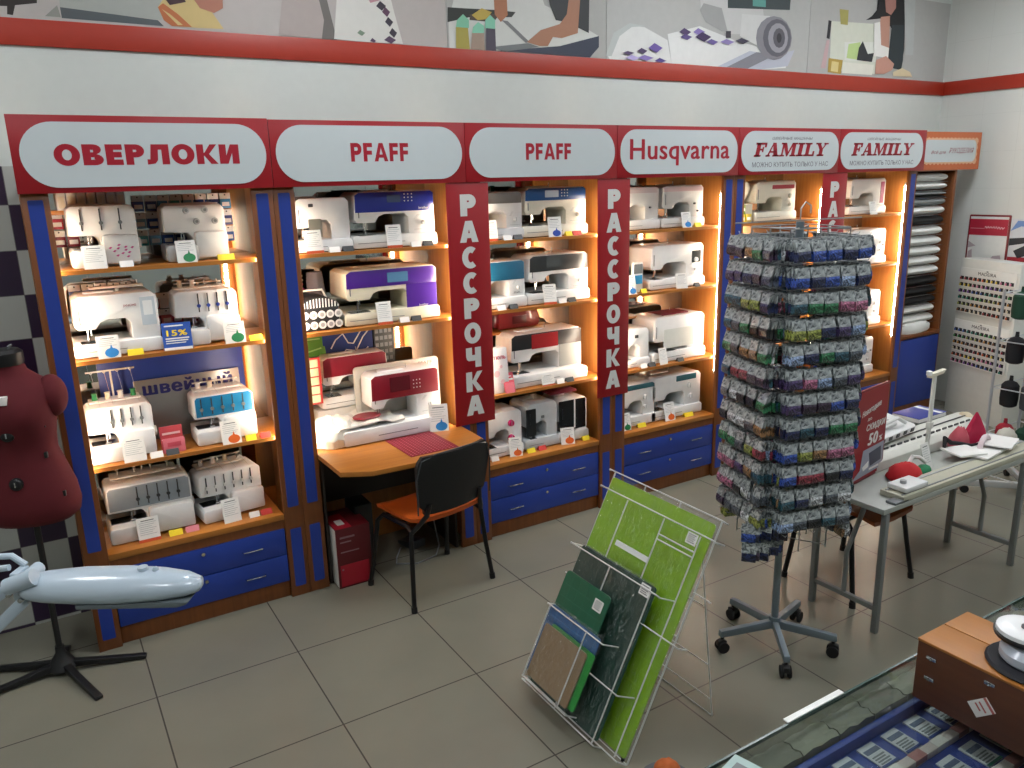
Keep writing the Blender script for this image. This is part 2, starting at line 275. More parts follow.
# printed photographs of the wall frieze: flat colour shapes, wall coordinates in metres (X, Z)
POSTERS={1:[('2b2422',[(-0.184,2.889),(0.024,2.9),(0.017,2.856),(-0.066,2.841),(-0.08,2.801),(-0.101,2.803),(-0.096,2.835),(-0.193,2.831)]),('a3a8a2',[(0.111,2.975),(0.528,2.995),(0.515,2.825),(0.103,2.843)]),('4f575b',[(0.103,2.847),(0.498,2.823),(0.521,2.799),(0.104,2.803)]),('8d8f88',[(0.04,2.806),(0.093,2.854),(0.101,2.806)]),('c9b377',[(0.505,2.879),(0.541,2.929),(0.654,2.956),(0.744,2.877),(0.791,2.805),(0.681,2.802),(0.556,2.802),(0.524,2.825)]),('b5683a',[(0.505,2.879),(0.529,2.898),(0.589,2.856),(0.645,2.804),(0.556,2.802),(0.524,2.825)]),('c9b377',[(0.521,2.872),(0.554,2.853),(0.605,2.81),(0.583,2.808)]),('a9705a',[(0.674,3.009),(0.806,3.022),(0.797,2.898),(0.753,2.873),(0.691,2.89),(0.653,2.947)]),('3a1e22',[(0.522,2.944),(0.61,2.961),(0.631,2.911),(0.558,2.892)]),('aaa09b',[(1.056,2.8),(1.107,3.073),(1.281,3.09),(1.315,2.883),(1.355,2.791),(1.161,2.793)]),('6a6763',[(1.258,3.065),(1.3,3.069),(1.355,2.791),(1.275,2.791),(1.294,2.882)]),('d3d3cd',[(1.384,3.077),(1.645,3.126),(1.685,2.95),(1.727,2.794),(1.593,2.786),(1.459,2.792),(1.34,2.795)]),('3a3440',[(1.584,2.971),(1.608,2.998),(1.641,2.976),(1.616,2.95)]),('5b3b52',[(1.616,2.945),(1.635,2.971),(1.662,2.948),(1.643,2.922)]),('3a3440',[(1.629,2.897),(1.648,2.923),(1.676,2.9),(1.656,2.874)]),('3a3440',[(1.649,2.844),(1.668,2.87),(1.695,2.847),(1.676,2.821)]),('56405a',[(1.617,2.807),(1.648,2.829),(1.687,2.811),(1.657,2.789)]),('7a8f7a',[(1.468,2.832),(1.485,2.848),(1.512,2.835),(1.494,2.819)]),('56405a',[(1.537,2.797),(1.55,2.813),(1.571,2.799),(1.559,2.784)]),('b98a93',[(1.504,3.089),(1.605,3.108),(1.614,3.003),(1.551,2.983)])],2:[('cdd0cb',[(2.013,2.935),(2.093,3.17),(2.589,3.219),(2.657,3.064),(2.765,3.034),(3.059,2.92),(2.762,2.844),(2.338,2.787),(2.012,2.785)]),('2b2f2c',[(2.01,3.001),(2.098,3.003),(2.345,3.012),(2.453,3.01),(2.425,2.981),(2.147,2.96),(2.006,2.924)]),('4a4036',[(2.148,2.976),(2.344,2.991),(2.303,2.945),(2.146,2.945)]),('b8a24a',[(2.16,2.972),(2.227,3.013),(2.292,2.997),(2.257,2.958),(2.198,2.948)]),('a9704f',[(2.304,3.165),(2.39,3.174),(2.398,2.99),(2.35,2.949),(2.311,2.988)]),('77797a',[(2.357,2.96),(2.397,2.958),(2.546,2.854),(2.518,2.847)]),('24292c',[(2.66,3.226),(2.989,3.259),(2.981,2.932),(2.875,2.964),(2.808,2.982),(2.735,2.988),(2.693,3.067)]),('a5755a',[(2.855,3.245),(2.929,3.253),(2.897,2.926),(2.778,2.89),(2.712,2.892),(2.675,2.839),(2.617,2.836),(2.525,2.852),(2.626,2.925),(2.764,2.968),(2.816,3.027)]),('30384a',[(2.311,2.786),(2.762,2.844),(3.059,2.92),(3.059,2.856),(2.989,2.788),(2.475,2.795)]),('74797a',[(2.272,2.81),(2.532,2.847),(2.617,2.83),(2.371,2.784)]),('a59b4a',[(2.056,2.907),(2.132,2.907),(2.139,2.787),(2.05,2.787)]),('7fc0a0',[(2.063,2.938),(2.103,2.972),(2.14,2.944),(2.138,2.902),(2.055,2.902)]),('a08c7c',[(2.157,2.883),(2.235,2.882),(2.237,2.782),(2.146,2.782)]),('84c8ac',[(2.164,2.909),(2.198,2.938),(2.236,2.92),(2.235,2.882),(2.156,2.877)]),('4a4452',[(2.249,2.92),(2.309,2.914),(2.311,2.78),(2.244,2.782)]),('84c8ac',[(2.244,2.952),(2.278,2.981),(2.31,2.957),(2.308,2.909),(2.242,2.909)])],3:[('dcdedb',[(3.13,2.813),(3.177,2.933),(3.289,2.999),(3.43,2.997),(3.628,2.932),(3.668,2.786),(3.392,2.785),(3.146,2.791)]),('b9c0bd',[(3.114,2.807),(3.177,2.945),(3.305,3.012),(3.438,3.004),(3.322,2.99),(3.225,2.93),(3.162,2.809)]),('e0e2e0',[(3.627,2.969),(3.911,3.037),(4.246,2.97),(4.603,2.926),(4.819,2.904),(4.784,2.813),(4.511,2.787),(3.922,2.786),(3.668,2.786)]),('b9bfcc',[(4.092,2.787),(4.399,2.908),(4.659,2.895),(4.87,2.941),(4.804,2.827),(4.511,2.787)]),('82838c',[(4.179,2.791),(4.471,2.905),(4.659,2.895),(4.388,2.788)]),('c8cac8',[(3.897,3.318),(4.466,3.372),(4.538,3.094),(4.342,3.015),(4.176,3.005),(3.964,3.066),(3.916,3.124)]),('9fa1a0',[(3.906,3.136),(3.94,3.181),(4.109,3.164),(4.175,3.017),(4.117,3.02),(3.964,3.066)]),('26383b',[(4.156,3.33),(4.796,3.371),(4.791,3.206),(4.166,3.169)]),('4f9a90',[(4.405,3.246),(4.536,3.25),(4.539,3.205),(4.408,3.201)]),('d2d4d2',[(4.303,3.142),(4.585,3.15),(4.655,2.942),(4.478,2.945),(4.293,2.999)]),('30303a',[(4.156,3.022),(4.204,3.026),(4.206,2.981),(4.158,2.978)]),('85858c',[(4.829,3.02),(4.82,2.962),(4.782,2.912),(4.723,2.876),(4.651,2.861),(4.578,2.869),(4.515,2.897),(4.472,2.942),(4.454,2.996),(4.463,3.052),(4.499,3.102),(4.556,3.137),(4.626,3.153),(4.699,3.148),(4.763,3.121),(4.809,3.076)]),('5f5f68',[(4.819,3.02),(4.812,2.97),(4.783,2.926),(4.737,2.896),(4.681,2.883),(4.624,2.89),(4.574,2.915),(4.54,2.954),(4.525,3.001),(4.532,3.049),(4.56,3.092),(4.604,3.122),(4.659,3.136),(4.716,3.13),(4.767,3.107),(4.803,3.068)]),('9a9aa2',[(4.786,3.018),(4.78,2.973),(4.753,2.936),(4.712,2.914),(4.665,2.912),(4.622,2.929),(4.59,2.962),(4.576,3.004),(4.583,3.048),(4.609,3.084),(4.649,3.106),(4.695,3.109),(4.739,3.093),(4.772,3.06)]),('55555e',[(4.754,3.016),(4.749,2.981),(4.728,2.955),(4.697,2.945),(4.664,2.952),(4.639,2.975),(4.628,3.008),(4.634,3.041),(4.655,3.067),(4.685,3.078),(4.718,3.071),(4.743,3.048)]),('2b2b33',[(4.717,3.013),(4.714,2.993),(4.702,2.98),(4.686,2.979),(4.671,2.991),(4.665,3.01),(4.668,3.03),(4.68,3.043),(4.696,3.044),(4.711,3.032)]),('4b3a66',[(3.723,2.987),(3.767,3.015),(3.83,2.994),(3.786,2.967)]),('8474b4',[(3.849,2.995),(3.893,3.023),(3.958,3.003),(3.913,2.975)]),('3b2a56',[(3.868,2.966),(3.931,3.001),(4.016,2.975),(3.952,2.94)]),('5a4a86',[(3.733,2.957),(3.777,2.978),(3.841,2.964),(3.796,2.942)]),('6a5a9a',[(3.971,2.941),(4.016,2.962),(4.083,2.948),(4.037,2.926)]),('8d7fb8',[(4.102,2.949),(4.159,2.971),(4.237,2.957),(4.18,2.934)]),('2f2840',[(4.246,2.964),(4.304,2.987),(4.385,2.972),(4.326,2.949)]),('4a3c5e',[(3.366,2.85),(3.399,2.87),(3.45,2.855),(3.416,2.835)]),('6a57a0',[(3.458,2.873),(3.508,2.906),(3.578,2.88),(3.527,2.847)]),('4a3c5e',[(3.243,2.831),(3.283,2.845),(3.341,2.837),(3.3,2.822)]),('8474b4',[(3.367,2.808),(3.425,2.829),(3.502,2.815),(3.443,2.794)]),('56468a',[(3.511,2.797),(3.553,2.818),(3.615,2.802),(3.572,2.782)]),('b9aede',[(3.267,2.803),(3.317,2.823),(3.383,2.809),(3.334,2.788)])],4:[('cfd3c4',[(5.263,3.167),(5.845,3.187),(5.835,2.816),(5.28,2.821)]),('d8dbd3',[(5.433,3.03),(5.814,3.053),(5.835,2.906),(5.449,2.901)]),('b7cf8a',[(5.483,3.019),(5.627,3.042),(5.632,2.911),(5.471,2.917)]),('24242a',[(5.228,3.171),(5.263,3.167),(5.254,3.04),(5.219,3.045)]),('c3a7a8',[(5.221,3.031),(5.255,3.033),(5.231,2.833),(5.174,2.831)]),('a59f5a',[(5.346,3.257),(5.452,3.258),(5.454,3.152),(5.37,3.153)]),('b59a4a',[(5.258,2.906),(5.425,2.9),(5.414,2.798),(5.258,2.806)]),('d8c88a',[(5.296,2.886),(5.379,2.883),(5.376,2.811),(5.292,2.815)]),('2a2e33',[(5.65,3.05),(5.725,2.96),(5.8,2.971),(5.784,2.904),(5.595,2.909),(5.608,2.997)]),('dcdccf',[(5.427,2.886),(5.813,2.883),(5.798,2.807),(5.425,2.806)]),('1a1c20',[(5.794,3.535),(6.124,3.568),(6.188,3.015),(6.172,2.861),(6.049,2.871),(6.019,3.155),(5.889,3.234),(5.667,3.203),(5.737,3.237),(5.793,3.285)]),('2c363a',[(6.0,3.191),(6.157,3.202),(6.187,2.939),(6.172,2.861),(6.049,2.871),(5.985,2.944)]),('a87a70',[(5.849,3.505),(6.001,3.519),(6.032,3.319),(5.976,3.263),(5.908,3.28)]),('b98c7a',[(5.85,3.239),(5.964,3.255),(5.989,3.004),(5.897,3.014),(5.828,3.128)]),('e4e4df',[(5.769,3.189),(5.843,3.202),(5.88,3.035),(5.987,3.019),(5.985,2.944),(5.803,2.949)]),('c09080',[(5.833,2.921),(5.957,2.957),(6.071,2.903),(6.052,2.856),(5.951,2.821),(5.835,2.816)]),('d8c9a4',[(6.067,2.841),(6.183,2.877),(6.297,2.851),(6.331,2.814),(6.072,2.811)]),('b5bab8',[(6.104,3.529),(6.261,3.544),(6.316,2.984),(6.207,2.978)])]}
# ------------------------------------------------------------------ the room
YW, XR, XL, YF, ZC = .965, 6.81, -3.2, -6.2, 3.75
floor_m = tile_mat('floor_tiles', .6, (0, 0), '4a4640', .006, '78776a', '807e70', .26, 'XY', spec=.45)
wall_m = tile_mat('wall_tiles', .3, (0, .1), 'c2c5c0', .002, 'cdd0cb', 'd1d4cf', .3, 'YZ')
plaster = mat('cbd1cc', .6, 0, .02)
check_m = tile_mat('checker_tiles', .2, (-.22, .0145), '6c6a68', .003, 'a9aca6', 'b2b5af', .3, 'XZ', checker='2c1c36')
struct(MB().box(XL, XR, YF, YW, -.1, 0, floor_m).build('floor'))
struct(MB().box(XL, XR, YF, YW, ZC, ZC+.1, mat('c8c8c4', .8)).build('ceiling'))
struct(MB().box(XL, XR+.1, YW, YW+.1, 0, ZC, plaster).build('wall_back'))
struct(MB().box(XR, XR+.1, YF, YW, 0, ZC, wall_m).build('wall_right'))
struct(MB().box(XL-.1, XL, YF, YW, 0, ZC, plaster).build('wall_left'))
struct(MB().box(XL, XR, YF-.1, YF, 0, ZC, plaster).build('wall_front'))
struct(MB().box(XL, -.05, YW-.008, YW, 0, 2.18, check_m).build('trim_1'))
band = mat('a63220', .45, 0, .04)
struct(MB().box(XL, XR, YW-.012, YW, 2.681, 2.79, band, .002).build('trim_2'))
struct(MB().box(XR-.012, XR, YF, YW-.012, 2.681, 2.79, band, .002).build('trim_3'))

# printed photo frieze above the red band: four flat panels glued to the wall
def frieze(n, x0, x1, label, bg):
    t = thing('wall_poster', label, 'poster', ((x0+x1)/2, YW, 2.79), 0)
    ox = (x0+x1)/2
    MB().box(x0-ox+.002, x1-ox-.002, -.005, 0, .001, .62, mat(bg, .55, 0, .03)).build('printed_sheet', t)
    mb = MB()
    for k, (c, pts) in enumerate(POSTERS[n]):
        pts = [(x-ox, max(z-2.79, .001)) for x, z in pts]
        mb.flat([pts], mat(c, .55, 0, .03), FR(0, -.005-.0004*k, 0), .0004)
    mb.build('printed_picture', t)
frieze(1, -1.6, 2.0, 'wall poster photo with straw basket, grey table and pale floral dress', 'b3aeaa')
frieze(2, 2.0, 3.12, 'wall poster photo of hands cutting cloth beside three paint bottles', 'a9aaa6')
frieze(3, 3.12, 5.02, 'wall poster photo of purple and white quilt rolled under sewing machine', 'b4b6b3')
frieze(4, 5.02, 6.79, 'wall poster photo of long haired woman bent over pale sewing machine', 'b0b1ae')

# ceiling lamps (unseen panels above the frame, rows placed to brighten the back wall)
diff = emit('lamp_diffuser', 'f4f6fa', 13)
lamp_spots = [(x, y) for x in (-1.2, 1.2, 3.6, 5.6) for y in (-.35, -2.9)]
for i, (x, y) in enumerate(lamp_spots):
    t = thing('unseen_ceiling_light', 'unseen square fluorescent ceiling panel, above the shop floor', 'ceiling light', (x, y, ZC), 0, 'unseen ceiling light panels')
    MB().box(-.31, .31, -.31, .31, -.04, -.001, WHITE2, .004).build('frame', t)
    MB().box(-.28, .28, -.28, .28, -.046, -.0401, diff).build('diffuser', t)
    t['label'] = 'unseen square white fluorescent panel light on the ceiling'

# ------------------------------------------------------------------ display cabinets
Y0, YB = .505, .95
SH = (1.742, 1.352, .862); CT = .462
tube_m = emit('fluorescent_tube', 'fff3dc', 30)
ORD = ['first', 'second', 'third', 'fourth', 'fifth', 'sixth']
CABLAB = ['blue and cherry wood cabinet of overlockers at the left end, two wide drawers',
 'cherry wood cabinet with projecting desk and knee space below its shelves',
 'wood cabinet between the two long hanging banners, right of the desk',
 'wood cabinet below the mixed case lettered sign, blue drawers behind green mats',
 'wood cabinet mostly hidden behind the left side of the packet spinner',
 'rightmost machine cabinet, bright vertical tube inside, behind the red discount sign']
def cabinet(k):
    X = k - .175
    t = thing('display_cabinet', CABLAB[k], 'cabinet', (X, Y0, 0), 0, 'row of display cabinets')
    d = YB - Y0
    c = MB()
    for a, b in ((0, .1), (.9, 1.0)):
        c.box(a+.0005, b-.0005, 0, .022, 0, 2.1, WOODV, .002)
    for a, b, ia in ((.002, .018, 1), (.982, .998, 0)):
        c.box(a, b, .022, d, 0, 2.1, WOODV)
    c.build('upright_frame', t)
    s = MB()
    s.box(.018, .022, .022, d-.013, 0, 2.1, WOODI); s.build('inner_side', t)
    s = MB(); s.box(.978, .982, .022, d-.013, 0, 2.1, WOODI); s.build('inner_side', t)
    s = MB(); s.box(.0, 1.0, d-.006, d, 0, 2.1, WOODI); s.build('back_panel', t)
    s = MB(); s.box(.022, .978, d-.0125, d-.0065, CT if k != 1 else .74, 2.07, MIRROR); s.build('mirror', t)
    s = MB(); s.box(.1, .9, .0, d-.013, 2.075, 2.1, WOODV); s.build('top_panel', t)
    for a in (.0225, .9225):
        b = MB(); b.prism(rrect(a, a+.055, .495, 2.035, .006), -.0025, .002, BLUE); b.build('blue_inlay', t)
        b = MB(); b.prism(rrect(a, a+.055, .055, .375, .006), -.0025, .002, BLUE); b.build('blue_inlay', t)
    for j, z in enumerate(SH):
        if k == 1 and j == 2: continue
        b = MB(); b.box(.023, .977, .055, d-.014, z-.018, z, WOODH, .001); b.box(.1, .9, .046, .055, z-.018, z, WOODH); b.build('shelf', t)
    if k != 1:
        b = MB(); b.box(.1, .9, .004, d-.014, CT-.03, CT, WOODH, .002); b.box(.1, .9, .012, .03, .385, CT-.0305, WOODV); b.build('counter_board', t)
        b = MB(); b.box(.1, .9, .025, .04, 0, .09, WOODV, .001); b.build('plinth', t)
        for z0, z1 in ((.242, .383), (.094, .238)):
            dr = MB().box(.103, .897, .008, .026, z0, z1, BLUE, .0015).box(.12, .88, .026, .3, z0+.01, z1-.02, GREYD).build('drawer', t)
            for hx in (.27, .73):
                h = MB(); zc = (z0+z1)/2
                h.tube([(hx-.05, .008, zc-.004), (hx-.045, -.012, zc), (hx-.02, -.018, zc+.002), (hx+.02, -.018, zc+.002), (hx+.045, -.012, zc), (hx+.05, .008, zc-.004)], .0035, CHROME, 8)
                h.build('handle', dr)
            l = MB(); l.cyl((.5, .009, z1-.03), (.5, .002, z1-.03), .009, CHROME, 14); l.build('lock', dr)
    # vertical fluorescent tubes hidden behind the uprights, one each side
    for a in (.075, .925):
        zt0 = .74
        l = MB(); l.cyl((a, .0375, zt0+.02), (a, .0375, 1.95), .0085, tube_m, 10); tb = l.build('light_tube', t)
        for z in (zt0, 1.95): l = MB(); l.cyl((a, .0375, z), (a, .0375, z+.02), .0095, WHITE, 10); l.build('tube_cap', tb)
    return t
wood_dark = mat('2e2520', .6); MIRROR = mat('c8ccc8', .03, 1, 0)
cabs = [cabinet(k) for k in range(6)]

# ------------------------------------------------------------------ header signs
YH = .478
def serif_text():
    L = {'F': (.86, [rect(.1,.38,0,1), rect(0,.8,.86,1), rect(.3,.6,.44,.58), rect(0,.5,0,.13), rect(.68,.82,.66,1), rect(.54,.64,.32,.7)]),
     'A': (1.0, [[(.06,0),(.18,0),(.48,1),(.4,1)], [(.36,1),(.62,1),(.92,0),(.6,0)], rect(.2,.7,.28,.4), rect(-.02,.3,0,.12), rect(.5,1.0,0,.12)]),
     'M': (1.28, [rect(.12,.24,0,1), rect(.9,1.16,0,1), [(.1,1),(.4,1),(.68,.2),(.55,0)], [(.52,0),(.62,0),(1.0,1),(.86,1)], rect(0,.36,0,.12), rect(.8,1.26,0,.12), rect(0,.3,.88,1), rect(.9,1.26,.88,1)]),
     'I': (.56, [rect(.12,.42,0,1), rect(0,.54,0,.13), rect(0,.54,.87,1)]),
     'L': (.86, [rect(.12,.4,0,1), rect(0,.54,.87,1), rect(0,.82,0,.14), rect(.7,.84,0,.38)]),
     'Y': (.95, [rect(.34,.62,0,.5), rect(.2,.76,0,.13), [(.34,.48),(.62,.48),(.3,1),(.04,1)], [(.46,.4),(.6,.5),(.9,1),(.78,1)], rect(-.04,.4,.88,1), rect(.64,1.0,.88,1)])}
    out = []; x = 0
    for ch in 'FAMILY':
        w, ps = L[ch]
        out += [[(px+x+py*.18, py) for px, py in p] for p in ps]; x += w + .04
    return out, x
INKG = mat('5a5560', .6, 0, 0)
SIGNLAB = ['red header sign with a wide oval and the long overlocker heading, leftmost',
 'red header sign with four bold capitals, directly above the desk cabinet',
 'red header sign with four bold capitals, above the cabinet between two banners',
 'red header sign with tall mixed case name filling its oval',
 'red header sign with three lines and slab letters, left one of two alike',
 'red header sign with three lines and slab letters, rightmost of the red row']
def header(k):
    X = k - .175; c = .5
    t = thing('header_sign', SIGNLAB[k], 'sign', (X, YH, 2.208), 0, 'red header signs')
    zt = .149 if k else .153
    b = MB(); b.box(.0015 if k else -.005, .9985 if k < 5 else 1.03, 0, .018, -.148, zt, REDSIGN, .001); b.build('board', t)
    w2 = {0: .478, 1: .478, 2: .478, 3: .478, 4: .484, 5: .49}[k]; cx = .502
    h2 = .127; r = .126 if k < 3 else .115
    b = MB(); b.flat([rrect(cx-w2, cx+w2, -h2, h2, r, 10)], OVAL, FR(0, -.0003, 0), .003); b.build('oval_plate', t)
    b = MB(); F = FR(0, -.0035, 0); RT = mat('a01228', .4, 0, 0)
    if k == 0: block_text(b, 'ОВЕРЛОКИ', .50, .0, .72, .082, RT, F, .31, .09)
    elif k in (1, 2): block_text(b, 'PFAFF', .53 if k == 1 else .52, .005, .30, .086, RT, F, .26, .12)
    elif k == 3: b.text('Husqvarna', .50, -.004, .81, .15, RT, F, .02)
    else:
        ps, wd = serif_text(); sx = .72/wd; hh = .088
        b.flat([[((p[0])*sx+.13, p[1]*hh-.034) for p in q] for q in ps], RT, F, .0012)
        b.text('ШВЕЙНЫЕ МАШИНЫ', .5, .085, .40, .022, INKG, F, 0, .2)
        b.text('МОЖНО КУПИТЬ ТОЛЬКО У НАС', .5, -.085, .76, .032, INKG, F, 0)
    b.build('lettering', t)
for k in range(6): header(k)

# long hanging banners
def banner(x0, x1, label):
    w = x1-x0
    t = thing('hanging_banner', label, 'banner', ((x0+x1)/2, YH+.012, 2.058), 0, 'vertical instalment banners')
    b = MB(); b.box(-w/2, w/2, -.006, .0, -1.312, .0, REDSIGN, .001); b.build('banner_board', t)
    b = MB()
    for i, ch in enumerate('РАССРОЧКА'):
        block_text(b, ch, 0, -.114-.1365*i, {'А': .112, 'К': .104, 'О': .104}.get(ch, .094), .112, mat('d2d4d0', .5, 0, 0), FR(0, -.0065, 0), .33)
    b.build('lettering', t)
banner(1.708, 1.958, 'tall red banner hanging left of the third cabinet, whole word readable')
banner(2.690, 2.930, 'tall red banner hanging between the third and fourth cabinets')
banner(4.680, 4.945, 'tall red banner partly hidden behind the packet spinner')

# needlework cabinet in the corner
t = thing('fabric_cabinet', 'narrow wooden shelf cabinet of rolled white and black fabric in the corner', 'cabinet', (5.86, .56, 0))
b = MB(); b.box(0, .02, 0, .39, 0, 2.1, WOODV); b.box(.575, .605, 0, .39, 0, 2.1, WOODV, .001); b.box(.02, .575, .375, .39, 0, 2.1, WOODV); b.box(.02, .575, 0, .37, 2.05, 2.1, WOODV); b.build('frame', t)
b = MB(); b.box(.02, .575, -.02, .37, .70, .73, WOODV, .002); b.build('shelf', t)
b = MB(); b.box(.025, .57, -.015, .01, .12, .69, BLUE, .002); b.build('door', t)
b = MB(); b.box(.02, .575, .0, .02, 0, .11, WOODV); b.build('plinth', t)
t = thing('craft_sign', 'orange bordered sign with scalloped white field over the fabric cabinet', 'sign', (6.33, .54, 2.205))
b = MB(); b.box(-.47, .40, 0, .015, -.147, .147, mat('c4683c', .5)); b.build('board', t)
b = MB(); sc = []
for (xa, ya, xb, yb, n) in ((-.42,-.1,.35,-.1,30),(.35,-.1,.35,.1,8),(.35,.1,-.42,.1,30),(-.42,.1,-.42,-.1,8)):
    for i in range(n):
        f = i/n; o = .006 if i % 2 else -.006; dx, dy = (0, -1) if ya == yb == -.1 else (1, 0) if xa == xb == .35 else (0, 1) if ya == yb else (-1, 0)
        sc.append((xa+(xb-xa)*f+dx*o, ya+(yb-ya)*f+dy*o))
b.flat([sc], mat('dcae8a', .5), FR(0, -.0003, 0), .002); b.flat([rrect(-.40, .33, -.085, .085, .05)], OVAL, FR(0, -.002, 0), .002); b.build('white_field', t)
b = MB(); b.text('Всё для', -.20, -.012, .20, .03, mat('8c2030', .5), FR(0, -.0045, 0), 0, .3); b.text('РУКОДЕЛИЯ', .12, .0, .35, .05, mat('8c2030', .5), FR(0, -.0045, 0), 0, .3); b.build('lettering', t)
# ------------------------------------------------------------------ sewing machines and overlockers
PANW = mat('dfe0dc', .4, 0, .02)
def sewing(label, X, Y, z, W, H, D=.26, rz=0, body=WHITE, band=None, band_h=.22, screen=None, dials=(), bedc=None, tilt_top=False, brand=None, brandc=None, mouth=.4, head=.27, panel=None, bed_ext=0, knob=True, top=None, yb=.05):
    """domestic machine: C shaped body, free-arm bed, needle head at the left, hand wheel at the right; local front is -Y"""
    t = thing('sewing_machine', label, 'sewing machine', (X, Y, z), rz, 'sewing machines on display')
    ya = D*yb; hb = .24*H; h0 = .60*H; px = (1-.33)*W
    b = MB()
    b.prism([(.012,hb*.6),(W-.004,hb*.6),(W,hb*1.4),(W,H*.93),(W-.02,H),(.045,H),(.02,H*.94),(.014,H*.52),(.03,H*.46),(head*W,H*.46),(head*W+.02,H*.56),(head*W+.05,h0),(px-.02,h0),(px,h0-.02),(px,hb*.7),(.012,hb*.7)][::1], ya, D*.86, body, 'Y', .006)
    b.build('body', t)
    b = MB(); b.prism([(-.004-bed_ext,.012),(.006-bed_ext,.004),(W+.004,.004),(W+.008,.02),(W+.006,hb-.01),(W-.004,hb),(.006-bed_ext,hb),(-.004-bed_ext,hb-.012)], 0, D, bedc or body, 'Y', .005)
    b.box(.02, W-.02, .02, D-.02, 0, .006, RUBBER); b.box(.02, px-.03, -.0012, .002, hb*.42, hb*.46, GREYM)
    b.build('bed', t)
    b = MB(); b.box(.03, .03+head*W*.75, ya-.012, ya+.06, hb, hb+.0025, CHROME); b.build('needle_plate', t)
    nx = .02+head*W*.45
    b = MB(); b.cyl((nx, ya+.03, hb+.012), (nx, ya+.03, H*.47), .0035, CHROME, 8); b.box(nx-.006, nx+.006, ya+.012, ya+.042, hb+.006, hb+.013, CHROME); b.cyl((nx+.014, ya+.035, hb+.03), (nx+.014, ya+.035, H*.47), .003, CHROME, 8); b.build('presser_foot', t)
    if band is not None:
        bz = H*(1-band_h) if band_h < .9 else .5*H
        b = MB(); b.prism([(.02,bz),(W-.004,bz),(W-.004,H*.95),(W-.02,H*.985),(.045,H*.985),(.022,H*.94)], ya-.004, ya+.004, band, 'Y', .0015); b.build('front_panel', t)
    yf = ya-.0055 if band is not None else ya-.001
    if panel:
        b = MB(); b.prism(rrect(panel[0]*W, panel[1]*W, panel[2]*H, panel[3]*H, .004, 3), ya-.002, ya+.002, panel[4]); b.build('control_panel', t)
    if screen:
        b = MB(); b.prism(rrect(screen[0]*W, screen[1]*W, screen[2]*H, screen[3]*H, .003, 3), yf-.0015, yf+.001, screen[4] if len(screen) > 4 else mat('58707a', .2)); b.build('display_screen', t)
        if len(screen) > 5:
            b = MB()
            for i in range(3):
                for j in range(3): b.cyl(((screen[1]+.05+i*.045)*W, yf, (screen[2]+.02+j*.06)*H), ((screen[1]+.05+i*.045)*W, yf-.002, (screen[2]+.02+j*.06)*H), .0035, PANW, 8)
            b.build('buttons', t)
    if not dials and not panel and W > .28:
        dials = ((.85, .42, .012, body),) if band is not None else ((.85, .62, .016, body), (.85, .40, .012, body))
        c = MB(); c.box(W*.74, W*.95, ya-.0008, ya+.001, H*.30, H*.306, GREYL)
        for j in range(4): c.box(W*(.74+.012*j), W*(.78+.012*j), ya-.0008, ya+.001, H*(.50+.0*j)+.006*j, H*.50+.006*j+.0016, GREYL)
        c.bm.verts.ensure_lookup_table(); c.build('stitch_chart', t)
    for dx, dz, r, m in dials:
        b = MB(); b.cyl((dx*W, yf+.002, dz*H), (dx*W, yf-.012, dz*H), r, m, 20, r2=r*.88); b.box(dx*W-.0015, dx*W+.0015, yf-.0135, yf-.011, dz*H-r*.8, dz*H+r*.8, GREYL); b.build('dial', t)
    if knob:
        b = MB(); b.cyl((W-.002, D*.55, H*.74), (W+.02, D*.55, H*.74), .028, PANW, 20, r2=.024); b.build('hand_wheel', t)
    b = MB(); b.cyl((W*.62, D*.6, H-.004), (W*.62, D*.6, H+.025), .0025, GREYL, 6); b.box(W*.2, W*.55, D*.45, D*.6, H-.003, H+.008, top or body, .003); b.build('lid', t)
    b = MB(); b.box(.035, .04, ya-.002, ya+.003, H*.55, H*.8 if band is None else H*.7, GREYM); b.build('thread_guide', t)
    if brand:
        b = MB(); b.text(brand[0], brand[1]*W, brand[2]*H, brand[3]*W, None, brandc or mat('8c2430', .5, 0, 0), FR(0, yf-.001, 0), .01); b.build('lettering', t)
    return t

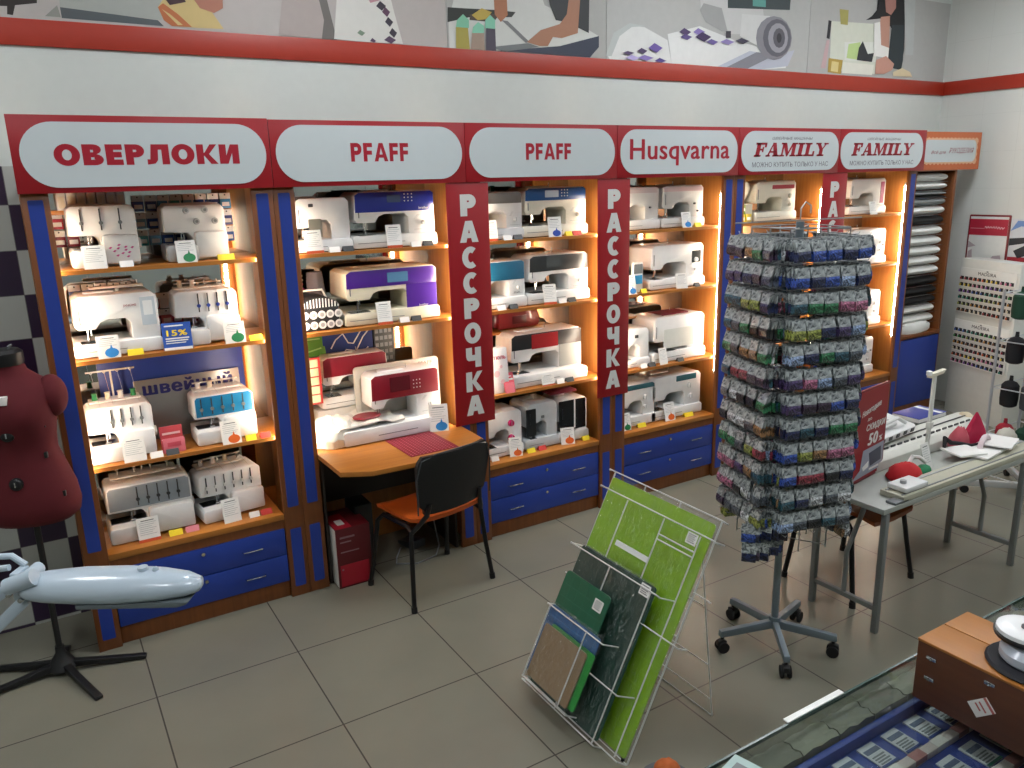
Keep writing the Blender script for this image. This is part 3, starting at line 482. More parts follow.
def overlocker(label, X, Y, z, W, H, D=.25, rz=0, body=WHITE, headc=None, dialc=None, slots=4, slot_at='top', stand=True, spools=(), flower=False, bottom=None, big_dials=False, wide_head=False):
    """overlocker: boxy body with an open mouth at the left, thread slots with dials, telescopic thread stand"""
    t = thing('overlocker', label, 'overlocker', (X, Y, z), rz, 'overlockers on display')
    mw = .44*W; m0, m1 = .30*H, .52*H
    b = MB(); b.prism([(0,.01),(.01,0),(W-.006,0),(W,.012),(W,H*.92),(W-.018,H),(.02,H),(.004,H*.95),(0,m1),(mw-.02,m1-.004),(mw,m1-.03),(mw,m0),(0,m0)], D*.2, D*.85, body, 'Y', .006); b.build('body', t)
    b = MB(); b.prism([(-.006,.008),(.004,.002),(mw+.01,.002),(mw+.01,m0-.004),(.004,m0),(-.006,m0-.012)], 0, D*.7, bottom or body, 'Y', .007); b.build('bed', t)
    b = MB(); b.prism([(mw+.006,.012),(W-.004,.012),(W-.004,m1*.98),(mw+.02,m1*1.02),(mw+.006,m1*.95)], .012, D*.24, body, 'Y', .008); b.build('looper_cover', t)
    nx = mw*.62
    b = MB(); b.cyl((nx, D*.3, m0+.01), (nx, D*.3, m1+.01), .003, CHROME, 8); b.cyl((nx+.012, D*.32, m0+.02), (nx+.012, D*.32, m1+.01), .003, CHROME, 8); b.box(nx-.01, nx+.014, D*.24, D*.36, m0+.003, m0+.009, CHROME); b.box(.01, mw, D*.22, D*.5, m0, m0+.0025, CHROME); b.build('presser_foot', t)
    hz0 = m1+.04*H; x0 = .04*W if wide_head else (.3*W if slot_at == 'top' else .06*W)
    if headc is not None:
        b = MB(); b.prism([(.01,hz0),(W-.008,hz0),(W-.008,H*.93),(W-.024,H*.975),(.02,H*.975),(.01,H*.93)], D*.2-.004, D*.2+.004, headc, 'Y', .0015); b.build('head_panel', t)
    yf = D*.2-.005
    for i in range(slots):
        xs = x0+(W*.9-x0)*(i+.5)/slots
        b = MB(); b.box(xs-.0028, xs+.0028, yf-.0006, yf+.002, hz0+.01, H*.95, GREYD)
        if big_dials: b = MB(); zz = H*(.9-.2*(i % 2)); b.cyl((xs, yf, zz), (xs, yf-.012, zz), .015, GREYL, 18, r2=.013); b.cyl((xs, yf-.012, zz), (xs, yf-.014, zz), .007, GREYM, 12)
        else: b.cyl((xs, yf+.002, H*.72), (xs, yf-.007, H*.72), .0085, dialc[i % len(dialc)] if dialc else GREYM, 14)
        b.build('tension_dial', t)
    if flower:
        b = MB(); fc = mat('c8558f', .5)
        for j in range(11):
            a = j*2.4; rr = .012+.0028*j; cx, cz = .72*W+rr*math.cos(a)*1.3, .27*H+rr*math.sin(a)*.8
            b.flat([[(cx-.008,cz-.002),(cx,cz-.006),(cx+.008,cz+.002),(cx,cz+.004)]], fc, FR(0, .0115, 0), .0008)
        b.build('flower_decal', t)
    b = MB(); b.cyl((W-.002, D*.5, H*.35), (W+.016, D*.5, H*.35), .026, PANW, 18, r2=.022); b.build('hand_wheel', t)
    b = MB(); b.box(.1*W, .9*W, D*.62, D*.98, H-.004, H+.006, body, .003)
    pins = [(.2+.2*i)*W for i in range(4)]
    for i, pxx in enumerate(pins): b.cyl((pxx, D*.8, H), (pxx, D*.8, H+.035), .0025, PANW, 6)
    b.build('spool_rack', t)
    for i, c in enumerate(spools):
        b = MB(); b.lathe([(.013,0),(.014,.004),(.0115,.006),(.0105,.026),(.0135,.028),(.0135,.031)], (pins[i], D*.8, H+.006), c, 14); b.build('thread_spool', t)
    if stand:
        hs = H+.10 if stand is True else stand
        b = MB(); b.tube([(W*.5, D*.9, H), (W*.5, D*.9, hs)], .0045, PANW, 8); b.tube([(W*.12, D*.88, hs), (W*.88, D*.88, hs)], .004, PANW, 8)
        for pxx in pins: b.tube([(pxx, D*.9, hs), (pxx-.008, D*.8, hs+.004), (pxx, D*.74, hs-.004), (pxx+.008, D*.8, hs+.004)], .0022, PANW, 6)
        b.build('thread_stand', t)
        b = MB()
        for i, pxx in enumerate(pins): b.tube([(pxx, D*.78, hs), (pxx+.01, D*.3, H+.002)], .0007, mat(['c0c4c8','c0a0a8','a8b8c0','b8c0a8'][i], .6), 4)
        b.build('threads', t)
    return t

def leaflet(x, y, z, label, icon=None, w=.075, h=.115, rz=0, lean=.28, red=False, group='price leaflets on the shelves'):
    """paper card leaning back, printed lines, sometimes a coloured kettle-shaped mark"""
    b = MB(); T = TR(x, y, z, -lean, 0, rz) @ FR(0, 0, 0)
    b.box(-w/2, w/2, 0, h, -.0012, 0, PAPER, 0, T)
    b.flat([rect(-w*.3, w*.3, h*.86, h*.89)], INK, T @ Matrix.Translation((0,0,.0001)), .0004)
    for i in range(7):
        e = w*(.38 - .1*((i*7) % 3))
        if icon is None or h*(.76-.08*i) > .045: b.flat([rect(-w*.4, e, h*(.78-.08*i), h*(.79-.08*i)+.0008)], GREYL, T, .0004)
    if icon is not None:
        r = w*.27; pts = [(w*.12+r*math.cos(a)*(1.15), r*.95+r*.85*math.sin(a)) for a in [2*PI*k/18 for k in range(18)]]
        b.flat([pts], icon, T, .0008); b.flat([[(w*.05, r*1.6), (w*.2, r*1.6), (w*.13, r*2.5)]], icon, T, .0008)
    elif red: b.flat([rect(-w/2, w/2, 0, h*.12)], mat('c4522c', .6), T, .0006)
    o = b.build('price_leaflet'); return tag(o, label, 'leaflet', group)
def price_tag(x, y, z, label, m, w=.055, h=.026, rz=0, dark=False):
    b = MB(); b.prism([(0,0),(.014,h),(.016,h),(.030,0),(.028,0),(.015,h-.003),(.002,0)], -w/2, w/2, m, 'X', 0, TR(x, y, z, 0, 0, rz))
    b.flat([rect(-w*.38, w*.38, .011, .0135), rect(-w*.3, w*.2, .005, .0075)], INK if not dark else PAPER, TR(x, y, z, 0, 0, rz) @ TR(0, .0052, 0, -.5) @ FR(0, -.0034, 0), .0005)
    o = b.build('price_tag'); return tag(o, label, 'price tag', 'price tags on the shelves')

Z1, Z2, Z3, Z4 = [h+.0006 for h in (*SH, CT)]; YM = .595
BAND_N = mat('1c2a8c', .3, coat=.5); NAVY = mat('10143c', .4); PURP = mat('4a2490', .3, coat=.5); DRED = mat('7c0f24', .4, coat=.2)
# --- cabinet 1 (overlockers)
overlocker('white overlocker with pink flower decal, top shelf left of leftmost cabinet', -.02, YM, Z1, .27, .262, slots=3, body=WHITE2, flower=True, stand=False, slot_at='side')
overlocker('white overlocker with four large grey dials on its head, top shelf of leftmost cabinet', .36, YM, Z1, .27, .252, big_dials=True, slots=4, stand=False, body=WHITE2, bottom=GREYL)
sewing('large white cover stitch machine with red name line, second shelf of leftmost cabinet', -.07, YM, Z2, .355, .27, D=.27, panel=(.80,.97,.45,.92,mat('b8c6d0', .4)), screen=(.83,.94,.62,.86,mat('dfe4e6', .3)), brand=('JANOME', .68, .80, .15), mouth=.3)
b = MB(); b.box(.10, .32, .12, .16, .285, .297, PANW, .003); b.cyl((.21,.14,.262), (.21,.14,.29), .008, PANW, 10)
for i in range(4): b.cyl((.125+i*.057,.14,.297), (.125+i*.057,.14,.315), .0025, PANW, 6)
b.build('spool_stand', [o for o in bpy.data.objects if o.get('category') == 'sewing machine'][-1])
overlocker('white overlocker with four small blue marks, second shelf right of leftmost cabinet', .36, YM, Z2, .285, .25, dialc=[BLUE], slots=4, bottom=WHITE2, stand=.27, spools=(CREAM, WHITE2))
overlocker('white overlocker with green spools and tall thread stand, third shelf of leftmost cabinet', -.07, YM, Z3, .275, .25, slots=4, stand=.385, spools=(GREEN, CREAM, WHITE, GREEN))
overlocker('white overlocker with teal blue head band, third shelf right of leftmost cabinet', .385, YM, Z3, .285, .235, headc=mat('1878a8', .35), slots=5, stand=.265, wide_head=True, spools=(WHITE, CREAM))
overlocker('wide overlocker with grey head and five dark slots, bottom shelf of leftmost cabinet', -.045, YM, Z4, .375, .262, D=.28, headc=mat('8d979e', .35), slots=5, dialc=[GREYD], stand=.292, body=WHITE2)
overlocker('white overlocker with ribbed head and loose cords, bottom shelf right of leftmost cabinet', .37, YM, Z4, .31, .235, slots=6, wide_head=True, stand=.262, dialc=[WHITE2], spools=(GREYL, WHITE, CREAM), rz=.12)
# --- cabinet 2
sewing('plain white machine with small square window, top shelf left of desk cabinet', .93, YM, Z1, .29, .262, rz=-.02, knob=False, panel=(.28,.5,.28,.62,mat('76766c', .4)), screen=(.3,.38,.84,.9,GREYD), mouth=.3)
sewing('white machine with deep blue top panel and buttons, top shelf of desk cabinet', 1.235, YM, Z1, .46, .285, band=BAND_N, band_h=.36, screen=(.42,.58,.80,.93,mat('4a5878', .2), 1), bedc=WHITE2, brand=('brother', .86, .69, .12), brandc=PANW)
sewing('white machine with large purple front, second shelf of desk cabinet', 1.16, YM, Z2, .53, .285, D=.3, body=mat('e2ddc8', .4), band=PURP, band_h=.32, panel=(.66,.995,.08,.72,PURP), screen=(.46,.68,.74,.92,mat('5a8ab0', .2)), bedc=CREAM, brand=('brother', .84, .27, .1), brandc=PANW)
# desk machines
DZ = .7406
sewing('white embroidery machine with dark red panel on the desk, nearest the desk edge', 1.24, .51, DZ, .415, .345, D=.24, band=DRED, band_h=.40, screen=(.30,.58,.70,.93,mat('5a1420', .25), 1), bedc=WHITE, bed_ext=.165, head=.2, yb=.26)
st_ = thing('white_carton', 'white carton under plastic holding up the rear red banded machine', 'carton', (1.03, .785, DZ))
b = MB(); b.box(0, .42, 0, .14, 0, .14, WHITE2, .003); b.build('box', st_); b = MB(); b.box(.19, .24, -.0006, .1406, .1401, .1412, CREAM); b.build('tape', st_)
sewing('smaller white machine with dark red panel, raised at the back of the desk', 1.06, .785, DZ+.1416, .385, .285, D=.14, band=DRED, band_h=.38)
# --- cabinet 3
sewing('white machine with grey top band, top shelf, left half behind long banner', 1.93, YM, Z1, .315, .262, band=mat('6a6a68', .4), band_h=.24, knob=False)
sewing('white machine with blue band and small display, top shelf between the two banners', 2.25, YM, Z1, .445, .278, body=mat('e4e2d4', .4), band=mat('1d4c84', .35), band_h=.26, screen=(.34,.55,.80,.94,mat('b8c4d0', .3), 1))
sewing('white machine with teal band, second shelf, left half behind long banner', 1.93, YM, Z2, .325, .27, band=TEAL, band_h=.4, knob=False, brand=('PFAFF', .82, .32, .12), brandc=GREYM)
sewing('white machine with dark grey band, second shelf between the two banners', 2.27, YM, Z2, .44, .285, band=mat('34383a', .3), band_h=.33, screen=(.3,.52,.74,.95,mat('484e50', .2)))
sewing('white machine with red printed panel and grey pillar, third shelf between banners', 2.16, YM, Z3, .53, .315, D=.28, band=mat('26282c', .35), band_h=.3, panel=(.68,.995,.26,.97,mat('9aa09e', .4)), screen=(.3,.66,.69,.965,mat('9c1c24', .3)), bedc=WHITE, yb=.2)
sewing('white machine with two bright pink dials, bottom shelf, right of desk', 1.94, YM, Z4, .27, .275, dials=((.72,.72,.021,mat('c01860', .4)), (.72,.38,.023,mat('c01860', .4))), knob=False, D=.24)
sewing('dark fronted white machine beside the pink dialled one, bottom shelf', 2.235, YM, Z4, .235, .285, panel=(.04,.34,.3,.9,mat('1c2024', .3)), screen=(.5,.6,.66,.72,GREYM), knob=True, body=mat('c4cace', .4))
sewing('black and white machine with red cloth on top, bottom shelf between banners', 2.475, YM, Z4, .225, .275, panel=(.05,.95,.27,.97,mat('14181c', .25)), screen=(.55,.6,.3,.97,WHITE), knob=False)
# --- cabinet 4
sewing('silver white machine with folded shape, top shelf, left of a pair alike', 2.93, YM, Z1, .335, .262, knob=False, body=mat('d0d2d0', .4), panel=(.1,.97,.86,.97,mat('c0b4b4', .4)), dials=((.78,.52,.006,GREYD),))
sewing('silver white machine with dark mouth, top shelf, right of a pair alike', 3.285, YM, Z1, .365, .264, body=mat('d0d2d0', .4), panel=(.05,.97,.86,.97,mat('c8b0b0', .4)), dials=((.78,.56,.007,GREYD), (.86,.38,.006,GREYD)))
sewing('white machine with black square screen on its pillar, second shelf', 3.2, YM, Z2, .47, .282, D=.28, screen=(.78,.95,.55,.83,mat('3c4240', .2)), bedc=WHITE, head=.22)
sewing('narrow white machine beside banner, third shelf below the mixed case sign', 2.97, YM, Z3, .235, .255, knob=False, screen=(.5,.62,.76,.84,GREYD))
sewing('wide white machine with grooved casing and red cloth corner, third shelf', 3.235, YM, Z3, .465, .305, D=.28, panel=(.22,.8,.3,.72,mat('d2d6d2', .35)), head=.5, brand=('HUSQVARNA', .85, .1, .12))
sewing('white machine with teal top and moulded dials, bottom shelf beside banner', 2.95, YM, Z4, .315, .285, dials=((.72,.66,.017,WHITE), (.72,.44,.013,WHITE)), band=mat('2c6470', .4), band_h=.13, knob=False)
sewing('white machine with teal top, bottom shelf, rightmost above blue drawers', 3.23, YM, Z4, .455, .295, dials=((.76,.70,.02,WHITE), (.8,.44,.018,WHITE)), panel=(.5,.9,.84,.97,mat('2c6470', .4)), bedc=WHITE)
# --- cabinets 5 and 6, mostly behind the spinner
sewing('white machine with red name strip, top shelf behind spinner', 4.13, YM, Z1, .42, .272, screen=(.42,.95,.80,.9,mat('a01c30', .4)), knob=False, body=mat('e2e0d0', .4))
sewing('white machine seen through packet spinner, second shelf of fifth cabinet', 4.05, YM, Z2, .45, .27, D=.26)
sewing('white machine seen through packet spinner, third shelf of fifth cabinet', 4.05, YM, Z3, .45, .28, D=.26)
sewing('white machine behind lower spinner, bottom shelf of fifth cabinet', 4.05, YM, Z4, .45, .28, D=.26)
sewing('white machine with magenta strip at its right edge, top shelf of sixth cabinet', 5.15, YM, Z1, .44, .268, panel=(.86,.96,.3,.9,mat('a0285a', .4)), body=mat('d8d6d2', .4), knob=False)
sewing('white machine right of spinner, second shelf of sixth cabinet', 5.2, YM, Z2, .45, .275, knob=False, screen=(.9,.96,.5,.55,GREYD))
sewing('white machine right of spinner, third shelf of sixth cabinet', 5.2, YM, Z3, .45, .28, knob=False, screen=(.9,.96,.7,.74,GREYD))
sewing('white machine right of spinner, bottom shelf of sixth cabinet', 5.16, YM, Z4, .45, .30, knob=False, screen=(.9,.96,.6,.64,GREYD))

# --- leaflets and tags (the tags lie at the shelf front edges)
YT = .558
def lf(x, z, lab, icon=None, rz=0, w=.075, h=.115, red=False): leaflet(x, YT, z, lab, icon, w, h, rz, .24, red)
lf(.06, Z1, 'white leaflet in front of flower decal overlocker, no coloured mark', w=.09, h=.10)
lf(.43, Z1, 'leaflet with green mark, top shelf of leftmost cabinet', GREEN, w=.085, h=.10)
lf(.06, Z2, 'leaflet with blue mark in front of large cover stitch machine', SKY, w=.09, h=.1)
lf(.60, Z2, 'leaflet with green mark by the bright tube, second shelf of leftmost cabinet', GREEN, w=.095, h=.10)
lf(.10, Z3, 'white leaflet in front of overlocker with green spools', w=.095, h=.11)
lf(.53, Z3, 'leaflet with orange mark below the teal banded overlocker', ORANGE, w=.09, h=.115)
lf(.11, Z4, 'white folded leaflet with red strip, bottom shelf of leftmost cabinet', red=True, w=.095, h=.115)
lf(.49, Z4, 'white leaflet of small print, bottom shelf right of leftmost cabinet', w=.085, h=.12, rz=.1)
lf(1.02, Z1, 'white leaflet with red strip in front of plain white machine', red=True, rz=.1, w=.09)
lf(1.44, Z1, 'white leaflet with red strip in front of deep blue topped machine', red=True, rz=-.15, w=.08, h=.12)
lf(1.36, Z2, 'white leaflet with red strip in front of purple machine', red=True, rz=-.1, w=.08, h=.12)
leaflet(1.605, .485, DZ, 'leaflet with blue mark standing on the desk', SKY, .105, .15, -.3, .2)
lf(2.015, Z1, 'white leaflet by long banner, top shelf between the banners', red=True, rz=-.2)
lf(2.44, Z1, 'leaflet with dark blue mark below the blue banded machine', mat('2848a0', .5), rz=-.3, w=.08, h=.115)
lf(2.40, Z2, 'leaflet with red foot below the dark grey banded machine', red=True, rz=-.3, w=.08, h=.12)
lf(2.38, Z3, 'small white leaflet below the red printed panel machine', red=True, w=.09, h=.07)
lf(2.14, Z4, 'leaflet with orange mark right of the pink dialled machine', ORANGE, rz=-.25, w=.08, h=.115)
lf(2.52, Z4, 'leaflet with orange mark below the black and white machine', ORANGE, rz=-.3, w=.09, h=.105)
lf(3.47, Z1, 'leaflet with blue mark, top shelf below the mixed case sign', SKY, rz=-.1, w=.075, h=.1)
lf(3.02, Z2, 'leaflet with blue mark beside the banner, second shelf of fourth cabinet', SKY, w=.08, h=.12)
lf(3.44, Z2, 'white tilted leaflet below the black screen machine', rz=-.35, w=.08, h=.10)
lf(3.30, Z3, 'white leaflet leaning on the wide grooved machine', w=.07, h=.11)
lf(2.99, Z4, 'leaflet with green mark beside the banner, bottom shelf', GREEN, w=.08, h=.115)
lf(3.37, Z4, 'leaflet with orange mark below the rightmost teal topped machine', ORANGE, w=.09, h=.125)
lf(5.40, Z1, 'white leaflet on the machine with magenta strip', w=.09, h=.1)
TAGY, TAGR, TAGW, TAGP = mat('e6cf1a', .5, 0, .02), mat('c03028', .5, 0, .02), PAPER, mat('d8808a', .5, 0, .02)
def tg(x, z, lab, m, dark=False, w=.055): price_tag(x, .556 if x > .99 or x < 0 else .556, z, lab, m, w, .026, 0, dark)
tg(.18, Z1, 'white price tag below flower decal overlocker', TAGW)
tg(.60, Z1, 'yellow price tag by the big dialled overlocker', TAGY, w=.075)
tg(.165, Z2, 'yellow price tag below large cover stitch machine', TAGY, w=.065)
tg(.695, Z2, 'yellow price tag at the bright right end, second shelf of leftmost cabinet', TAGY, w=.06)
tg(.19, Z3, 'white price tag between green spooled overlocker and red booklet', TAGW)
tg(.26, Z3, 'dark price tag with glasses picture in front of red booklet', GREYD, True)
tg(.62, Z3, 'yellow price tag below teal banded overlocker', TAGY, w=.05)
tg(.69, Z3, 'red price tag at the right end, third shelf of leftmost cabinet', TAGR, True, w=.05)
tg(.225, Z4, 'yellow price tag, bottom shelf of leftmost cabinet', TAGY, w=.06)
tg(.30, Z4, 'pink price tag, bottom shelf of leftmost cabinet', TAGP, w=.06)
tg(.595, Z4, 'white price tag, bottom shelf right of leftmost cabinet', TAGW, w=.05)
tg(.655, Z4, 'red price tag, bottom shelf right of leftmost cabinet', TAGR, True, w=.055)
tg(1.12, Z1, 'white price tag in front of plain white machine', TAGW)
tg(1.19, Z1, 'dark price tag between the two top machines of desk cabinet', GREYD, True)
tg(1.56, Z1, 'white price tag below deep blue topped machine', TAGW); tg(1.63, Z1, 'dark price tag below deep blue topped machine', GREYD, True)
tg(1.47, Z2, 'white price tag below purple machine', TAGW); tg(1.54, Z2, 'dark price tag below purple machine', GREYD, True)
tg(2.12, Z1, 'white price tag below grey topped machine', TAGW); tg(2.19, Z1, 'dark price tag below grey topped machine', GREYD, True)
tg(2.54, Z1, 'yellow price tag below blue banded machine', TAGY, w=.045); tg(2.60, Z1, 'red price tag below blue banded machine', TAGR, True, w=.06)
tg(2.07, Z2, 'white price tag below teal banded machine', TAGW); tg(2.15, Z2, 'dark price tag below teal banded machine', GREYD, True)
tg(2.49, Z2, 'white price tag below dark grey banded machine', TAGW); tg(2.56, Z2, 'dark price tag below dark grey banded machine', GREYD, True)
tg(2.47, Z3, 'white price tag below red printed panel machine', TAGW); tg(2.54, Z3, 'dark price tag below red printed panel machine', GREYD, True)
tg(2.25, Z4, 'yellow price tag, bottom shelf between the banners', TAGY); tg(2.33, Z4, 'red price tag, bottom shelf between the banners', TAGR, True); tg(2.66, Z4, 'yellow price tag at right end, bottom shelf between banners', TAGY)
tg(1.995, Z4, 'white price tag below the pink dialled machine', TAGW, w=.05)
tg(3.57, Z1, 'yellow price tag, top shelf of fourth cabinet', TAGY); tg(3.12, Z2, 'yellow price tag by the banner, second shelf of fourth cabinet', TAGY, w=.045)
tg(3.58, Z2, 'dark price tag below black screen machine', GREYD, True, w=.045)
tg(3.13, Z3, 'white price tag below narrow machine', TAGW); tg(3.2, Z3, 'dark price tag below narrow machine', GREYD, True); tg(3.45, Z3, 'dark price tag below wide grooved machine', GREYD, True)
tg(3.12, Z4, 'yellow price tag by banner, bottom shelf of fourth cabinet', TAGY, w=.07); tg(3.54, Z4, 'yellow price tag below rightmost teal topped machine', TAGY, w=.08)
# ------------------------------------------------------------------ small goods in the cabinets
def hang_pack(m1, m2, w=.05, h=.075, d=.012):
    b = MB(); b.box(-w/2, w/2, -d, 0, 0, h*.62, m1, .003); b.box(-w/2, w/2, -d*.6, -d*.4, h*.62, h, m2)
    b.flat([circ(0, h*.88, .004, 8)], GREYD, FR(0, -d*.6-.0002, 0), .0005); b.flat([rect(-w*.35, w*.35, h*.16, h*.42)], PAPER, FR(0, -d-.0002, 0), .0005)
    return b
def pack_rows(rows, x0, n, dx, y, zs, m1s, base, group, m2=PAPER):
    for r, z in enumerate(zs):
        protos = {}
        for i in range(n):
            mm = m1s[(i*3+r*2) % len(m1s)]
            lab = f'{base}, {["top","middle","lower","lowest"][r] } row, {ORD[i] if i < 6 else ["seventh","eighth","ninth","tenth"][i-6]} from the left'
            if mm.name in protos: o = dup(protos[mm.name], (x0+i*dx, y, z), 0, lab)
            else:
                o = hang_pack(mm, m2).build('reflected_packet', loc=(x0+i*dx, y, z)); tag(o, lab, 'reflected packet', group); protos[mm.name] = o
BP = [mat('1f4f9a', .35), mat('2f7fae', .35), mat('6fa8c8', .35), mat('1c2f6c', .35), mat('3a9a9a', .35)]
RP = [mat('b02a38', .4), mat('c86a70', .4), mat('7a2030', .4)]
pack_rows(3, .30, 8, .057, .925, (1.965, 1.885, 1.805), BP, 'reflected blue thread packet behind top shelf overlockers', 'reflected blue packets behind the overlockers')  # these rows are goods reflected in the mirror, built as solid packets
pack_rows(2, -.045, 2, .055, .925, (1.90, 1.82), RP, 'reflected red thread packet in the far left top corner', 'reflected red packets at the left')
pack_rows(2, .31, 6, .05, .925, (1.50, 1.42), RP+[PAPER], 'reflected pink card packet behind the second shelf', 'reflected pink packets behind second shelf')
pack_rows(1, -.02, 5, .055, .925, (1.57,), BP[3:4]+BP[:1], 'reflected dark blue packet behind large cover stitch machine', 'reflected dark blue packets')
for i in range(7):
    o = MB().box(-.018, .018, -.05, .05, 0, .09, WHITE2, .002).box(-.012, .012, -.0506, -.05, .01, .06, CREAM).build('thread_box', loc=(-.02+i*.04, .87, 2.0)) if i == 0 else dup(o0, (-.02+i*.04, .87, 1.985))
    if i == 0: o0 = o; o.location.z = 1.985
    tag(o, f'white upright box above the red packets, {(ORD+["seventh"])[i]} from the left', 'box', 'white boxes at the top left')
o = MB().box(-.07, .255, .84, .935, 1.965, 1.984, WOODH, .001).build('small_shelf'); tag(o, 'short wooden ledge holding white boxes in the top left corner', 'shelf')
for k_, z_ in ((0, 1.53), ):
    pass
b = MB(); b.box(.02, .70, .925, .935, .90, 1.31, BLUE, .001); tag(b.build('blue_backing_board'), 'blue board behind the third shelf of leftmost cabinet', 'board')
b = MB(); T = TR(.415, .86, Z3, -.12, 0, 0); b.box(-.25, .25, 0, .006, 0, .30, mat('9a9c9a', .3, .6), .001, T)
b.text('швейный', 0, .255, .42, .062, mat('141a6c', .5), T @ FR(0, -.0005, 0), .05); tag(b.build('silver_sign'), 'silver metal sign with dark blue lowercase word behind overlockers', 'sign')
b = MB(); T = TR(.345, .56, Z2, -.25, 0, -.1); b.box(-.062, .062, 0, .004, 0, .125, mat('2450a8', .4), 0, T); b.flat([rect(-.05, .03, .108, .114)], PAPER, T @ FR(0, -.0004, 0)); b.text('15%', 0, .078, .085, .026, YEL, T @ FR(0, -.0004, 0), .04)
b.flat([rect(-.05, .045, .04, .045), rect(-.05, .035, .03, .034), rect(-.05, .05, .05, .056)], PAPER, T @ FR(0, -.0004, 0)); b.flat([rect(-.06, .06, .0, .012)], PAPER, T @ FR(0, -.0004, 0)); tag(b.build('discount_leaflet'), 'blue leaflet with yellow 15% between two machines on the second shelf', 'leaflet')
t = thing('booklet_stand', 'red and pink booklets in a clear stand, third shelf of leftmost cabinet', 'booklet stand', (.27, .60, Z3))
b = MB(); T = TR(0, 0, 0, -.2); b.box(-.05, .05, 0, .004, 0, .125, mat('b03840', .5), .001, T); b.flat([rect(-.04, .04, .085, .095), rect(-.045, .045, .06, .066)], mat('e0b0b0', .5), T @ FR(0, -.0003, 0)); b.build('rear_booklet', t)
b = MB(); T = TR(.005, -.012, 0, -.2); b.box(-.048, .048, 0, .004, 0, .07, PINK, .001, T); b.flat([rect(-.03, .03, .03, .05)], mat('c04858', .5), T @ FR(0, -.0003, 0)); b.build('front_booklet', t)

# desk cabinet: patterned organiser, bags and sheets
t = thing('patterned_organiser', 'black and white organiser box with striped lid and round dots', 'organiser', (.93, .60, Z2))
BW, WB = mat('16161a', .6), mat('e4e4e0', .6)
b = MB(); b.box(0, .20, 0, .2, 0, .115, BW, .004)
for i in range(5):
    for j in range(2): b.flat([circ(.022+i*.043, .030+j*.052, .0205, 14)], WB, FR(0, -.0003, 0)); b.flat([circ(.022+i*.043, .030+j*.052, .011, 12)], mat('a8a8a8', .6), FR(0, -.002, 0))
b.build('box_body', t)
b = MB(); P_ = [(-.002, .115), (.202, .115)] + [(.1+.102*math.cos(a), .115+.055*math.sin(a)) for a in [PI*k/10 for k in range(1, 10)]]
b.prism(P_, 0, .2, BW, 'Y', .002)
for i in range(13):
    x = .006+i*.0158; hh = .115+.053*math.sqrt(max(0, 1-((x-.1)/.102)**2)); b.flat([[(x-.003, .118), (x+.003, .118), (x+.004, max(hh-.004, .12)), (x-.002, max(hh-.004, .12))]], WB, FR(0, -.0003, 0))
b.tube([(.03, .1, .15), (.05, .1, .195), (.15, .1, .195), (.17, .1, .15)], .006, WB, 8); b.build('striped_lid', t)
t = thing('flower_bag', 'bunch of pink and grey flowers on dark leaves at top left of desk cabinet', 'flowers', (.985, .85, Z2))
b = MB(); b.lathe([(.02,0),(.035,.01),(.045,.12),(.05,.16),(.04,.17)], (0,0,0), mat('26302a', .6), 16); b.build('dark_pot', t)
random.seed(3)
for i in range(12):
    b = MB(); a = i*2.1; rr = .02+.02*(i % 3); cx, cy, cz = rr*math.cos(a)*1.3, rr*math.sin(a), .185+.022*((i*5) % 4)
    c = [mat('d03a86', .6), mat('e08ab4', .6), mat('c8ccc8', .6), mat('8a9a90', .6)][i % 4]
    for q in range(6): w = q*PI/3; b.ell((cx+.013*math.cos(w), cy+.013*math.sin(w), cz+.004), (.011, .011, .006), c, 8, 4)
    b.ell((cx, cy, cz+.008), (.006, .006, .006), YEL, 8, 4); b.build('flower', t)
b = MB(); n = 20; rings = []
for k in range(7):
    z = .27*k/6; rings.append([(.05*math.cos(2*PI*i/n)*(1+.14*math.sin(5*2*PI*i/n+k)) *(1-.03*k), .035*math.sin(2*PI*i/n)*(1+.1*math.cos(4*2*PI*i/n)), z) for i in range(n)])
b.loft(rings, mat('7a7880', .9)); o = b.build('folded_cloth', loc=(1.10, .86, Z2)); tag(o, 'upright bundle of grey folded cloth left of the purple machine', 'cloth')
def sheet(x0, x1, y, z0, z1, m, nm, lab, cat, extra=None, tilt=0, frame=None):
    b = MB(); T = TR((x0+x1)/2, y, z0, -tilt); w = (x1-x0)/2; b.box(-w, w, 0, .006, 0, z1-z0, m, .001, T)
    if extra: extra(b, T @ FR(0, -.0004, 0), w, z1-z0)
    o = b.build(nm); return tag(o, lab, cat)
def hand(b, F, w, h):
    p = [(-.7*w,.55*h),(-.5*w,.7*h),(-.2*w,.8*h),(0,.62*h),(.2*w,.6*h),(.5*w,.8*h),(.9*w,.92*h),(.93*w,.86*h),(.6*w,.7*h),(.3*w,.46*h),(-.1*w,.5*h),(-.3*w,.4*h),(-.35*w,.3*h),(.2*w,.28*h),(.8*w,.5*h)]
    b.tube([F @ Vector((x, y, 0)) for x, y in p], .004, PAPER, 6)
sheet(1.13, 1.42, .915, 1.02, 1.325, mat('1f3a7c', .7), 'blue_apron', 'dark blue cloth with white hand outline above the rear red banded machine', 'cloth', hand)
sheet(.93, 1.14, .90, 1.16, 1.29, mat('5c9a3a', .5), 'green_leaflet_pack', 'bright green printed pack at the left above the desk', 'packet', lambda b, F, w, h: b.flat([rect(-w*.8, w*.8, h*.7, h*.75), [(-w*.5,.1*h),(w*.8,.3*h),(w*.8,.36*h),(-w*.5,.16*h)]], mat('a8d488', .5), F), .3)
